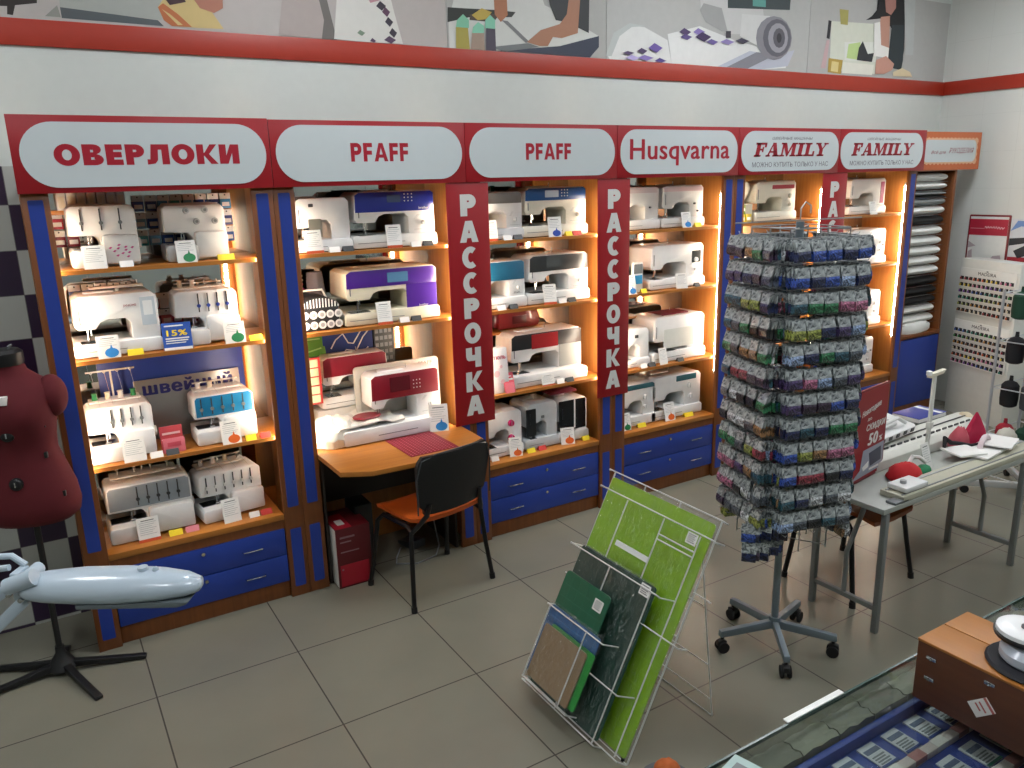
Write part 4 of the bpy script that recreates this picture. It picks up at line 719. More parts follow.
sheet(1.43, 1.55, .915, 1.07, 1.29, mat('4a5458', .5), 'notion_card', 'dark card with grid of notions right of the blue cloth', 'card', lambda b, F, w, h: b.flat([rect(-w*.9+i*w*.45, -w*.9+i*w*.45+w*.32, h*.06+j*h*.18, h*.06+j*h*.18+h*.1) for i in range(4) for j in range(5)], mat('8a949a', .5), F))
sheet(.93, 1.035, .69, .95, 1.20, mat('a02a2a', .5), 'accessory_pack', 'red edged accessory pack standing at the far left behind the desk machines', 'packet', lambda b, F, w, h: b.flat([rect(-w*.75, w*.75, h*.04+j*h*.19, h*.04+j*h*.19+h*.16) for j in range(5)], mat('9aa88a', .5), F))
t = thing('hard_case_lid', 'open white machine lid leaning behind the front desk machine', 'lid', (1.49, .738, DZ))
b = MB(); T = TR(0, 0, 0, -.04); b.prism(rrect(-.255, .255, 0, .36, .02, 4), 0, .018, mat('c8cac4', .35), 'Y', .002, T); b.build('lid_shell', t)
b = MB(); b.prism(rrect(-.23, .23, .02, .30, .015, 4), -.002, .001, mat('aeb0aa', .4), 'Y', 0, T); b.text('PFAFF', .17, .332, .085, .02, GREYM, T @ FR(0, -.002, 0), .02); b.build('lid_inside', t)
for i, (x0, x1) in enumerate(((-.2, -.12), (-.10, .0), (.04, .12))):
    b = MB(); b.prism([(x0,.24),(x1,.25),(x1-.01,.285),(x0+.01,.29)], -.02, -.002, [PANW, mat('70585a', .4), PANW][i], 'Y', .003, T); b.build('stored_foot', t)
# crumpled clear plastic over the embroidery unit, red hoop opening
random.seed(11)
b = MB(); n = 26; rings = []
prof = [(.0,.0,.0),(.11,.105,.01),(.125,.12,.05),(.11,.11,.10),(.085,.08,.13),(.04,.04,.15),(.005,.005,.155)]
for q, (rx, ry, z) in enumerate(prof): rings.append([(rx*math.cos(2*PI*i/n)*(1+.09*random.uniform(-1,1)), ry*math.sin(2*PI*i/n)*(1+.09*random.uniform(-1,1)), z+(.012*random.uniform(-1,1) if 1 < q < 6 else 0)) for i in range(n)])
b.loft(rings[1:], mat('e6e6da', .45, coat=.4)); o = b.build('plastic_cover', loc=(1.055, .63, DZ-.008), smooth=20); tag(o, 'bulging white plastic cover at the left end of the desk machine', 'plastic cover')
b = MB(); rings = []
for q in range(9):
    y = .02+.30*q/8; rings.append([( -.06+.36*i/10, y, .105+.02*math.sin(i*1.3+q)*((q % 2)+.4)*.5 + (.01 if 2 < i < 8 else 0)) for i in range(11)] + [(-.06+.36*i/10, y, .098+.02*math.sin(i*1.3+q)*((q % 2)+.4)*.5+(.01 if 2 < i < 8 else 0)) for i in range(10, -1, -1)])
b.loft(rings, mat('e2e2dc', .3, coat=.5)); o = b.build('plastic_sheet', loc=(1.12, .50, DZ-.004), smooth=20); tag(o, 'crinkled clear sheet draped over the embroidery bed of the desk machine', 'plastic sheet')
b = MB(); b.lathe([(.058,0),(.075,.002),(.078,.010),(.072,.014),(.056,.012)], (0,0,0), DRED, 28); o = b.build('embroidery_hoop', loc=(1.235, .60, DZ+.118)); o.scale.y = .7; tag(o, 'dark red oval ring lying on the embroidery bed', 'hoop')
random.seed(5)
b = MB(); T = TR(1.43, .35, DZ-.0004, 0, 0, .02); b.box(-.135, .135, -.16, .16, 0, .003, mat('7c1428', .7), .001, T)
for i in range(12):
    for j in range(15): b.box(-.125+i*.0208, -.117+i*.0208, -.15+j*.0205, -.146+j*.0205, .003, .0036, mat('b85468', .3), 0, T)
tag(b.build('glitter_mat'), 'dark red sparkly mat on the desk in front of the machine', 'mat')

# desk
t = thing('desk', 'cherry wood desk top with cut corners projecting from the second cabinet', 'desk', (1.325, .5, 0))
b = MB(); top = [(-.40,.0),(-.395,-.31),(-.26,-.385),(.15,-.40),(.415,-.26),(.425,.04),(.395,.04),(.395,.42),(-.395,.42),(-.395,.0)]
b.prism(top[:9], .715, .74, WOODH, 'Z', .002); b.build('desk_top', t)
b = MB(); b.box(-.395, .395, .30, .315, .35, .714, wood_dark, .001); b.build('modesty_panel', t)
for s_ in (-.385, .37): b = MB(); b.box(s_, s_+.015, .03, .42, 0, .714, wood_dark, .001); b.build('side_panel', t)
t = thing('machine_carton', 'dark red carton with pale side standing on the floor under the desk', 'carton', (.960, .443, 0), -.01)
b = MB(); b.box(0, .185, .0, .26, 0, .335, mat('5c1018', .5), .001); b.build('box', t)
b = MB(); b.box(-.001, 0, .006, .255, .005, .33, mat('c8c8c4', .6)); b.build('pale_side', t)
b = MB(); b.flat([rect(.012, .17, .01, .13)], mat('a8182c', .5), FR(0, -.0002, 0)); b.flat([rect(.02, .10, .28, .29), rect(.02, .08, .255, .262), rect(.02, .12, .2, .206), rect(.02,.03,.1,.11)], mat('8a6a70', .5), FR(0, -.0004, 0)); b.build('printed_front', t)
b = MB(); b.box(.03, .07, .05, .12, .335, .336, PAPER); b.box(.002, .09, .002, .2, .335, .3354, mat('a8182c', .5)); b.build('printed_top', t)
t = thing('foot_pedal', 'black foot pedal on the floor beneath the desk', 'pedal', (1.50, .72, 0), .2)
b = MB(); b.prism([(-.07,0),(.07,0),(.07,.02),(-.07,.05)], -.05, .05, GREYD, 'X', .004); b.build('pedal_body', t)
cb = MB(); cb.tube([(1.42,.70,.008),(1.35,.60,.006),(1.32,.53,.006),(1.42,.47,.006),(1.55,.50,.006),(1.61,.58,.02),(1.62,.66,.15),(1.61,.74,.3),(1.60,.79,.5)], .004, mat('8a8e90', .5), 6); tag(cb.build('power_cable'), 'thin pale cable looping on the floor behind the chair', 'cable')
b = MB(); b.box(1.12, 1.22, .58, .74, 0, .38, BLACK, .006); b.box(1.14, 1.20, .5795, .581, .05, .2, GREYD); tag(b.build('dark_case'), 'dark case on the floor under the desk beside the red carton', 'case')

# goods in cabinet 3 and 4
for i, (c, h_) in enumerate(((PAPER, .03), (ORANGE, .03), (mat('8a2a20', .5), .028), (mat('1f6a4a', .5), .03))):
    b = MB(); b.lathe([(.016,0),(.017,.003),(.013,.006),(.013,.030),(.017,.033),(.017,.036)], (0,0,0), c, 16); b.cyl((0,0,.036), (0,0,.038), .01, GREYD, 12)
    tag(b.build('thread_spool', loc=(2.04+i*.05, .84, 2.0)), f'{["white","orange","brown","green"][i]} thread spool in the row at the top of the third cabinet', 'spool', 'spools at the top of the third cabinet')
tag(MB().box(1.93, 2.3, .80, .93, 1.985, 1.9995, WOODH, .001).build('small_shelf'), 'short wooden ledge carrying four thread spools', 'shelf')
b = MB(); P_ = [(0,0),(.30,0),(.31,.05),(.29,.11),(.22,.135),(.08,.13),(.01,.10)]; b.prism(P_, 0, .10, mat('7c1c22', .45, coat=.4), 'Y', .02); b.box(.10,.20,-.004,.0,.03,.08,mat('5a1218',.4),.002)
b.tube([(.08,.05,.12),(.09,.05,.155),(.20,.05,.155),(.21,.05,.12)], .006, mat('7c1c22', .4), 8); tag(b.build('red_handbag', loc=(2.20, .83, 1.178)), 'dark red handbag behind the red printed panel machine', 'handbag')
tag(MB().box(1.93, 2.6, .80, .93, 1.16, 1.177, WOODH, .001).build('small_shelf'), 'short wooden ledge carrying the red handbag', 'shelf')
sheet(1.94, 2.14, .91, 1.18, 1.30, mat('243c8c', .6), 'blue_packet', 'dark blue packet with white loop behind the third shelf', 'packet', lambda b, F, w, h: b.tube([F @ Vector((.5*w*math.cos(a)+.2*w, .3*h+.4*h*math.sin(a), 0)) for a in [PI*k/8 for k in range(9)]], .004, PAPER, 6))
t = thing('gift_bag', 'white paper bag with pink print beside the long banner, third shelf', 'bag', (2.05, .575, Z3))
b = MB(); b.prism([(-.06,0),(.065,0),(.05,.27),(-.05,.27)], 0, .05, mat('dcdadc', .6), 'Y', .002); b.build('bag_body', t)
b = MB(); b.text('ТЮЛЬ', 0, .215, .08, .02, mat('b83858', .5), FR(0, -.0004, 0), .03); b.flat([circ(-.02, .12, .02), circ(.02, .07, .014), circ(.01, .16, .01)], mat('d8b4bc', .6), FR(0, -.0003, 0)); b.build('pink_print', t)
t = thing('pink_booklet', 'pink and red booklet at the front edge of the third shelf near the banner', 'booklet', (2.11, .555, Z3))
b = MB(); T = TR(0,0,0,-.3); b.box(-.035, .035, 0, .003, 0, .12, mat('c44856', .5), 0, T); b.flat([rect(-.028,.028,.075,.085), rect(-.028,.02,.095,.10)], PAPER, T @ FR(0,-.0004,0)); b.flat([rect(-.03,.03,.0,.06)], PINK, T @ FR(0,-.0004,0)); b.build('booklet_cover', t)
def cloth_tri(x, y, z, w, h, m, nm, lab):
    b = MB(); n = 9; rings = []
    for j in range(n):
        f = j/(n-1); ww = w*(1-f)*.5
        rings.append([(-ww+2*ww*i/10, .004*math.sin(i*1.1+j), -h*f+.004) for i in range(11)] + [(-ww+2*ww*i/10, .004*math.sin(i*1.1+j)+.003, -h*f+.004) for i in range(10, -1, -1)])
    b.loft(rings, m); b.box(-w/2, w/2, 0.002, .14, .002, .006, m)
    for k in range(5): b.box(-w*.3*(1-k/6), w*.3*(1-k/6), -.0068, -.006, -h*(.15+.13*k), -h*(.15+.13*k)+.004, mat('b85468', .4))
    tag(b.build(nm, loc=(x, y, z)), lab, 'cloth')
cloth_tri(3.47, .652, 1.172, .24, .13, mat('6c1226', .7), 'red_cloth', 'dark red cloth corner hanging over the wide grooved machine')
b = MB(); b.prism([(0,0),(.2,0),(.2,.012),(.15,.03),(.05,.028),(0,.012)], 0, .12, mat('6c1226', .8), 'Y', .004); tag(b.build('red_cloth', loc=(2.46, .66, Z4+.302)), 'dark red folded cloth on top of the black and white machine', 'cloth')
b = MB(); b.prism([(0,0),(.14,0),(.15,.05),(.12,.07),(.02,.065)], 0, .08, mat('5a3030', .6), 'Y', .012); tag(b.build('small_bag', loc=(2.96, .84, Z3+.30)), 'small dark red bag behind the narrow white machine', 'bag')
tag(MB().box(2.93, 3.3, .80, .93, Z3+.28, Z3+.297, WOODH, .001).build('small_shelf'), 'short wooden ledge carrying the small dark red bag', 'shelf')
t = thing('booklet_stand', 'white booklet with blue square beside banner, second shelf of fourth cabinet', 'booklet stand', (3.10, .60, Z2))
b = MB(); b.box(-.04, .04, 0, .02, 0, .19, WHITE, .003); b.build('booklet_back', t); b = MB(); b.flat([rect(-.035,.035,.055,.11)], mat('3aa0d4', .5), FR(0,-.0003,0)); b.flat([rect(-.035,.035,.12,.18)], GREYM, FR(0,-.0003,0)); b.build('printed_square', t)
b = MB(); b.prism([(0,0),(.075,0),(.07,.11),(.055,.13),(.015,.13),(.004,.11)], 0, .07, mat('4c1016', .5), 'Y', .008)
for i in range(6): b.flat([rect(.01,.065,.015+i*.016,.020+i*.016)], mat('8a4a40', .5), FR(0,-.0003,0))
tag(b.build('spool_case', loc=(2.96, .70, Z2)), 'dark red ribbed case behind the banner edge, second shelf of fourth cabinet', 'case')
# yellow packs in cabinet 5 left
for i, (x, z, m, nm) in enumerate(((3.96, Z1, YEL, 'yellow'), (3.96, Z1+.062, mat('7a9a30', .5), 'green'), (4.02, Z1, mat('c8b040', .5), 'mustard'))):
    tag(MB().box(0, .05, 0, .03, 0, .06, m, .002).box(.008, .042, -.0006, 0, .02, .04, PAPER).build('small_carton', loc=(x, .57, z)), f'{nm} small carton at the left of the fifth cabinet top shelf', 'carton', 'small cartons left of the spinner')
b = MB(); b.lathe([(.02,0),(.02,.02),(.045,.06),(.055,.10),(.045,.14),(.02,.155),(0,.158)], (0,0,0), mat('e4e2cc', .3), 20); tag(b.build('lamp_bulb', loc=(4.06, .66, 1.90-.03)), 'pale cream rounded bulb shape above the yellow cartons', 'bulb')
tag(MB().box(4.0, 4.12, .61, .72, Z1, 1.868, CREAM, .004).build('white_carton'), 'cream carton beneath the rounded bulb in the fifth cabinet', 'carton')

# ------------------------------------------------------------------ fabric rolls in the corner cabinet
seq = [('white', 2.005), ('white', 1.935), ('grey', 1.875), ('black', 1.845), ('grey', 1.81), ('white', 1.74), ('black', 1.66), ('white', 1.575), ('white', 1.49), ('white', 1.41), ('white', 1.33), ('white', 1.25), ('black', 1.16), ('black', 1.08), ('black', 1.0), ('white', .925), ('white', .84)]
FC = {'white': mat('e8eae6', .8), 'grey': mat('8a9090', .7), 'black': mat('0e1012', .7)}
protos = {}
cnt = {}
for i, (c, z) in enumerate(seq):
    hgt = (z - seq[i+1][1])*.5 if i < len(seq)-1 else .045
    hgt = min(hgt, .039)*.97; cnt[c] = cnt.get(c, 0)+1
    b = MB(); n = 16; rings = []
    for k, (x, s) in enumerate(((0,.7),(.006,.95),(.02,1),(.48,1),(.50,.93),(.508,.7))): rings.append([(x, .10*s*math.cos(2*PI*q/n), hgt*s*math.sin(2*PI*q/n)) for q in range(n)])
    b.loft(rings, FC[c]); b.ell((.508, 0, 0), (.001, .03, hgt*.4), GREYM, 10, 4)
    o = b.build('fabric_roll', loc=(5.885, .68, z)); nm = (ORD+['seventh','eighth','ninth','tenth','eleventh'])[cnt[c]-1]
    tag(o, f'{c} flattened fabric roll, {nm} {c} one from the top of the corner stack', 'fabric roll', 'rolls in the corner fabric cabinet')
    # each roll lies on a wire peg pair
b = MB()
for c_, z in seq: b.tube([(5.885, .585, z-.037), (6.44, .585, z-.037)], .0022, CHROME, 6)
tag(b.build('wire_pegs'), 'thin wire rails carrying the fabric rolls', 'rail')
random.seed(21); b = MB(); n = 26; rings = []
for q, (r, z) in enumerate(((.0,0),(.23,.0),(.25,.025),(.24,.06),(.20,.085),(.12,.09),(.01,.095))): rings.append([(r*math.cos(2*PI*i/n)*(1+.07*random.uniform(-1,1)), r*.42*math.sin(2*PI*i/n)*(1+.07*random.uniform(-1,1)), z+(.008*random.uniform(-1,1) if q > 1 else 0)) for i in range(n)])
b.loft(rings[1:], FC['white']); tag(b.build('fabric_heap', loc=(6.15, .65, .731), smooth=60), 'loose heap of white fabric on the low shelf under the rolls', 'fabric')

# ------------------------------------------------------------------ right wall: poster, thread display
t = thing('framed_poster', 'small red framed poster with white lower half on the right wall', 'poster', (6.80, .428, 1.262))
b = MB(); b.prism(rrect(-.17, .17, -.005, .42, .01, 4), 0, .012, mat('7a1a24', .4), 'Z', .001, FX(.008, 0, 0)); b.build('frame', t)
b = MB(); F = FX(-.005, 0, 0); b.flat([rect(-.157,.157,.01,.405)], mat('d4d6d2', .5), F); F = FX(-.0066, 0, 0); b.flat([rect(-.157,.157,.25,.385)], mat('a82038', .5), F)
F = FX(-.008, 0, 0); b.tube([F @ Vector((-.03+.16*i/24, .315+.012*math.sin(i*1.9)*(1 if i % 3 else .4), 0)) for i in range(25)], .003, mat('e4c8cc', .5), 5); b.flat([rect(-.15,-.03,.305,.309)], mat('d8a0a8', .5), F); b.flat([[(-.157,.2),(-.09,.16),(-.157,.14)], [(-.15,.11),(-.12,.13),(-.11,.05),(-.15,.04)], [(.02,.02),(.14,.02),(.12,.09),(.06,.08)]], mat('a89ca0', .5), F); b.build('printed_sheet', t)
t = thing('wall_poster', 'pale blue and red poster partly cut off at the right edge', 'poster', (6.80, .05, 1.255))
b = MB(); b.flat([rect(-.20,.20,0,.40)], mat('c8ccd0', .5), FX(0,0,0), .003); F = FX(-.003,0,0)
b.flat([rect(-.2,.2,0,.09)], mat('a02030', .5), F); b.flat([[(-.2,.30),(-.12,.34),(.2,.33),(.2,.38),(-.15,.385)]], mat('6a8ac0', .5), F); b.flat([[(-.2,.24),(-.1,.25),(.2,.28),(.2,.26),(-.1,.2),(-.2,.18)], [(-.16,.14),(-.05,.2),(-.02,.12),(-.12,.08)]], mat('20242c', .5), F); b.build('printed_sheet', t)
t = thing('thread_display', 'white floor stand with two panels of tiny thread spool rows', 'display stand', (6.57, .503, 0), math.atan2(-.592, -.216))
Wd = math.hypot(.216, .592)
FL = Matrix(((1,0,0,0),(0,0,-1,0),(0,1,0,0),(0,0,0,1)))
b = MB(); b.box(0, Wd, 0, .16, 0, 1.335, mat('ced1cc', .45), .003); b.build('cabinet_body', t)
TC = ['8a2430','c05a30','d8c040','c87a9a','7a4a9a','3a5a9a','2a7a6a','3a8a4a','9aa05a','b8863a','7a5030','d8d0b8']
for r, (z0, nm) in enumerate(((.895, 'upper'), (.455, 'lower'))):
    p_ = MB(); p_.box(.02, Wd-.02, -.012, 0, z0, z0+.365, mat('d6d8d4', .45), .002); p_.text('MADEIRA', Wd*.5, z0+.33, .19, .026, mat('2c2c30', .5), FR(0, -.0125, 0), .012); p_.flat([circ(Wd*.5, z0+.352, .012, 12, .006)], GREYM, FR(0,-.0125,0))
    pn = p_.build('spool_panel', t)
    for j in range(6):
        b = MB(); zz = z0+.28-j*.0535
        b.box(.03, Wd-.03, -.026, -.012, zz-.019, zz-.014, mat('dcdcd8', .4))
        for i in range(12):
            x = .05+i*.0478; c = mat(TC[(j*2+r*5+i//3) % 12], .5)
            b.box(x-.017, x+.017, -.0128, -.012, zz-.014, zz+.014, BLACK); b.cyl((x-.008, -.02, zz-.012), (x-.008, -.02, zz+.006), .006, c, 8)
        b.build('spool_row', pn)
# ------------------------------------------------------------------ dress form on its stand
t = thing('dress_form', 'dark red dress form on a black crossed foot, left of the cabinets', 'dress form', (-.322, .435, 0), -.35)
VEL = mat('560814', .85, 0, .05)
sec = [(.735,.150,.100,.0),(.76,.180,.118,.0),(.81,.190,.125,.0),(.88,.182,.120,.0),(.96,.158,.105,.0),(1.04,.134,.092,.0),(1.10,.138,.096,-.004),(1.16,.150,.112,-.014),(1.22,.158,.118,-.018),(1.27,.160,.108,-.012),(1.305,.160,.092,-.004),(1.33,.138,.074,0),(1.352,.100,.062,.004),(1.375,.068,.056,.004),(1.40,.060,.054,.004)]
n = 36; b = MB()
b.loft([[(rx*math.copysign(abs(math.cos(2*PI*i/n))**.9, math.cos(2*PI*i/n)), cy+ry*math.copysign(abs(math.sin(2*PI*i/n))**.95, math.sin(2*PI*i/n)) + (-.012*math.exp(-((abs(math.cos(2*PI*i/n))-.45)/.22)**2)*math.exp(-((z-1.2)/.05)**2) if math.sin(2*PI*i/n) < 0 else 0), z) for i in range(n)] for z, rx, ry, cy in sec], VEL)
for s_ in (-1, 1): b.ell((s_*.148, .0, 1.262), (.056, .062, .088), VEL, 18, 12)
b.build('torso', t, smooth=60)
b = MB(); b.lathe([(.061,0),(.064,.012),(.064,.05),(.05,.062),(.0,.066)], (0,.004,1.40), BLACK, 28); b.tube([(.02,-.02,1.462),(.03,-.03,1.478),(.04,-.02,1.483)], .005, CHROME, 8); b.build('neck_cap', t)
for z, y in ((1.135, -.108), (.93, -.112)):
    b = MB(); b.cyl((.0, y+.03, z), (.0, y-.006, z), .026, BLACK, 20); b.ell((0, y-.006, z), (.024,.008,.024), BLACK, 16, 6); b.box(-.002,.003,y-.018,y-.012,z-.008,z+.012,CHROME); b.build('adjusting_dial', t)
for a, z in ((.1, 1.16), (.1, 1.03), (.05, .86)):
    rx = {1.16:.150, 1.03:.134, .86:.187}[z]; b = MB(); b.box(rx*math.cos(-.6)-.006, rx*math.cos(-.6)+.006, -.125*math.sin(.6)-.004, -.125*math.sin(.6)+.012, z-.012, z+.012, BLACK, .002); b.build('adjusting_slot', t)
b = MB(); b.box(-.045, .025, -.128, -.105, 1.262, 1.295, PAPER, .001); b.box(-.04, .0, -.1285, -.128, 1.270, 1.274, INK); b.build('price_sticker', t)
b = MB(); b.cyl((0,0,.05), (0,0,.74), .0125, BLACK, 16); b.build('pole', t)
b = MB(); b.lathe([(.05,.015),(.06,.03),(.045,.06),(.02,.10),(.018,.13)], (0,0,0), BLACK, 20); b.build('stand_hub', t)
for a in (-.27, -1.22, -3.02, 1.45, 2.55):
    q = a + .35; L_ = .34 if a != 1.45 else .2
    b = MB(); T = TR(0,0,0,0,0,q); b.prism([(.02,.02),(.12,.016),(L_-.01,.0),(L_,.004),(L_,.018),(.14,.04),(.02,.055)], -.016, .016, BLACK, 'Y', .004, T); b.build('foot', t)
b = MB(); b.tube([(-.02,-.02,.40),(-.09,-.08,.42),(-.10,-.09,.44),(-.02,-.02,.46)], .003, BLACK, 6); b.build('hem_marker', t)

# ------------------------------------------------------------------ chairs
SEAT = mat('c85a1c', .45, coat=.2); SHELL = mat('121214', .5); FRM = mat('0d0d0f', .35, .2)
def chair(label, x, y, rz, seat_c, w=1.0):
    t = thing('office_chair', label, 'chair', (x, y, 0), rz, None)
    b = MB(); n = 12; rings = []
    for i in range(n+1):
        f = i/n; yy = -.20+.42*f; hw = .215*math.sqrt(max(0, 1-((f-.5)/.56)**4*.55)); dz = -.035*max(0, (f-.72)/.28)**2 + .012*max(0,(.15-f)/.15)
        rings.append([(hw*w*u, yy, .455+dz+.012*u*u) for u in (-1,-.6,0,.6,1)] + [(hw*w*u*.97, yy, .433+dz+.012*u*u) for u in (1,.6,0,-.6,-1)])
    b.loft(rings, seat_c); b.build('seat', t)
    b = MB(); rings = []
    for i in range(n+1):
        f = i/n; z = .50+.31*f; hw = (.225 - .035*(1-f)**2)*(1-.0*f)
        if f > .8: hw *= math.sqrt(max(.05, 1-((f-.8)/.2)**2*.28))
        if f < .12: hw *= .9
        y0 = -.215-.035*f
        rings.append([(hw*u, y0-.03*(1-u*u), z) for u in (-1,-.7,-.35,0,.35,.7,1)] + [(hw*u*.99, y0+.022-.03*(1-u*u), z) for u in (1,.7,.35,0,-.35,-.7,-1)])
    b.loft(rings, SHELL); bk = b.build('backrest', t)
    b = MB(); b.tube([(-.224,-.236,.52),(-.226,-.243,.70),(-.20,-.25,.79),(-.12,-.263,.812),(.12,-.263,.812),(.20,-.25,.79),(.226,-.243,.70),(.224,-.236,.52)], .004, GREYD, 6); b.build('edge_trim', bk)
    for s_ in (-1, 1):
        b = MB(); b.tube([(s_*.255,-.20,.012),(s_*.235,-.175,.22),(s_*.222,-.16,.40),(s_*.20,-.19,.44),(s_*.165,-.225,.50),(s_*.155,-.235,.56)], .0125, FRM, 10); b.build('leg', t)
        b = MB(); b.tube([(s_*.255,.20,.012),(s_*.235,.165,.22),(s_*.222,.14,.38),(s_*.21,.10,.42),(s_*.21,-.1,.424),(s_*.215,-.16,.41)], .0125, FRM, 10); b.build('leg', t)
        for yy in (-.20, .20): b = MB(); b.cyl((s_*.255,yy,0), (s_*.254,yy*.985,.03), .0155, RUBBER, 12); b.build('rubber_foot', t)
    b = MB(); b.tube([(-.21,-.05,.42),(.21,-.05,.42)], .010, FRM, 8); b.tube([(-.21,.1,.416),(.21,.1,.416)], .010, FRM, 8); b.build('stretcher', t)
    return t
chair('black backed chair with orange seat drawn up to the desk', 1.402, .269-.02, .184, SEAT)
chair('brown orange seated chair pushed under the folding table', 3.24, -.945, PI+.04, mat('8c4418', .5), .95)

# ------------------------------------------------------------------ wire stand of cutting mats (leans towards +X)
th = math.atan2(.855, .44)
WS = Matrix.Translation((1.385, -1.07, 0)) @ Matrix(((0, math.cos(th), -math.sin(th), 0), (-1, 0, 0, 0), (0, math.sin(th), math.cos(th), 0), (0, 0, 0, 1)))
# columns: s (right, -Y), t (up the slope), n (towards the viewer)
WIRE = mat('d6d8d6', .3, .3)
def wr(b, pts, r=.003): b.tube([WS @ Vector(p) for p in pts], r, WIRE, 8)
t = thing('wire_stand', 'white wire display stand leaning back with cutting mats on the floor', 'display stand')
b = MB()
for s_ in (-.30, .315): wr(b, [(s_,.0,-.004),(s_,.95,-.004)], .0035)
for s_ in (-.105, .10): wr(b, [(s_,.02,-.004),(s_,.95,-.004)])
wr(b, [(-.30,.0,-.004),(.315,.0,-.004)]); wr(b, [(-.30,.5,-.004),(.315,.5,-.004)]); b.build('back_frame', t)
def loop(s0, s1, tt, n0, nm='retaining_loop'):
    b = MB(); wr(b, [(s0,tt,0),(s0,tt,n0-.01),(s0+.01,tt+.004,n0),(s1-.01,tt+.004,n0),(s1,tt,n0-.01),(s1,tt,0)]); b.build(nm, t)
loop(-.325,.345,.95,.020); loop(-.30,.365,.875,.058); loop(-.29,.26,.61,.105); loop(-.22,.14,.36,.165)
loop(-.30,.38,.48,.062); loop(-.25,.245,.22,.108); loop(.316,.40,.67,.012)
b = MB(); wr(b, [(-.30,.0,0),(-.30,.01,.055),(.315,.01,.055),(.315,.0,0)]); wr(b, [(-.26,.01,.055),(-.26,.015,.10),(.23,.015,.10),(.23,.01,.055)]); wr(b, [(-.20,.05,.10),(-.20,.055,.16),(.10,.055,.16),(.10,.05,.10)]); b.build('bottom_tray', t)
for s_ in (-.108, .108): b = MB(); wr(b, [(s_,.53,.0585),(s_,.872,.0585)]); b.build('front_wire', t)
b = MB(); wr(b, [(.108,.81,.0585),(.30,.81,.0585)]); wr(b, [(.108,.79,.0585),(.30,.79,.0585)]); wr(b, [(.30,.02,.0585),(.30,.872,.0585)]); b.build('front_wire', t)
for s_ in (-.02, .22): b = MB(); wr(b, [(s_,.02,.106),(s_,.61,.106)]); b.build('front_wire', t)
for s_ in (-.19, .05): b = MB(); wr(b, [(s_,.06,.166),(s_,.36,.166)]); b.build('front_wire', t)
b = MB()
TP = WS @ Vector((0,.80,-.004))
for y in (-.79, -1.36): b.tube([(TP.x, y, TP.z), (1.84, y, .004)], .003, WIRE, 8)
for z in (.004, .08, .24, .50):
    f = (TP.z-z)/TP.z; x = TP.x+(1.84-TP.x)*f; b.tube([(x,-.79,z),(x,-1.36,z)], .0025, WIRE, 8)
b.build('rear_prop', t)
b = MB(); T = WS; b.box(-.083,.108,.690,.712,.0605,.0620, mat('dfe3e0', .4), 0, T); b.build('label_holder', t)
for k, (y, x) in enumerate(((-1.36, 1.39), (-.79, 1.39))): b = MB(); b.cyl((x,y,0), (x,y,.012), .007, RUBBER, 10); b.build('rubber_foot', t)
def film(nm):
    m = bpy.data.materials.new(nm); m.use_nodes = True; nt = m.node_tree; nt.nodes.remove(nt.nodes['Principled BSDF'])
    tr = nt.nodes.new('ShaderNodeBsdfTransparent'); g = nt.nodes.new('ShaderNodeBsdfGlossy'); g.inputs['Roughness'].default_value = .12
    tc = nt.nodes.new('ShaderNodeTexCoord'); mp = nt.nodes.new('ShaderNodeMapping'); mp.inputs['Scale'].default_value = (14, 34, 9); mp.inputs['Rotation'].default_value = (.5, 0, .6)
    nz = nt.nodes.new('ShaderNodeTexNoise'); nz.inputs['Scale'].default_value = 1; nz.inputs['Detail'].default_value = 4; nz.inputs['Distortion'].default_value = 1.5
    bp = nt.nodes.new('ShaderNodeBump'); bp.inputs['Strength'].default_value = 1; bp.inputs['Distance'].default_value = .02
    L = nt.links.new; L(tc.outputs['Object'], mp.inputs[0]); L(mp.outputs[0], nz.inputs[0]); L(nz.outputs['Fac'], bp.inputs['Height']); L(bp.outputs[0], g.inputs['Normal'])
    mx = nt.nodes.new('ShaderNodeMixShader'); mx.inputs[0].default_value = .07
    L(tr.outputs[0], mx.inputs[1]); L(g.outputs[0], mx.inputs[2])
    # glare along the film creases, painted as white diffuse streaks
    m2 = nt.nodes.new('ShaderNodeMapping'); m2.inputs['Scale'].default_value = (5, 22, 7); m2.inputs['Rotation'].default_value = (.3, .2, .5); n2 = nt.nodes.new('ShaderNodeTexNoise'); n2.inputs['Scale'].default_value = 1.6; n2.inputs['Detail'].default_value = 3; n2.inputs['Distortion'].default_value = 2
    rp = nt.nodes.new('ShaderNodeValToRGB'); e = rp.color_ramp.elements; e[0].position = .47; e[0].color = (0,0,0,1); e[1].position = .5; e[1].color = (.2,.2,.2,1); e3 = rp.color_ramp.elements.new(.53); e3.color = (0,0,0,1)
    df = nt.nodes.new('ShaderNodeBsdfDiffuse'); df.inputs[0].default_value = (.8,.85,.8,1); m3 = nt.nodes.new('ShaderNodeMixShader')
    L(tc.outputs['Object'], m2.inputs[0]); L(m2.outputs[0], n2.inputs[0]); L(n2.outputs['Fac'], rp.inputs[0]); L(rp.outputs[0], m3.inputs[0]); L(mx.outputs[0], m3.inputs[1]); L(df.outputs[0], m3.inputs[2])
    L(m3.outputs[0], nt.nodes['Material Output'].inputs['Surface'])
    return m
FILM = film('crinkled_film')
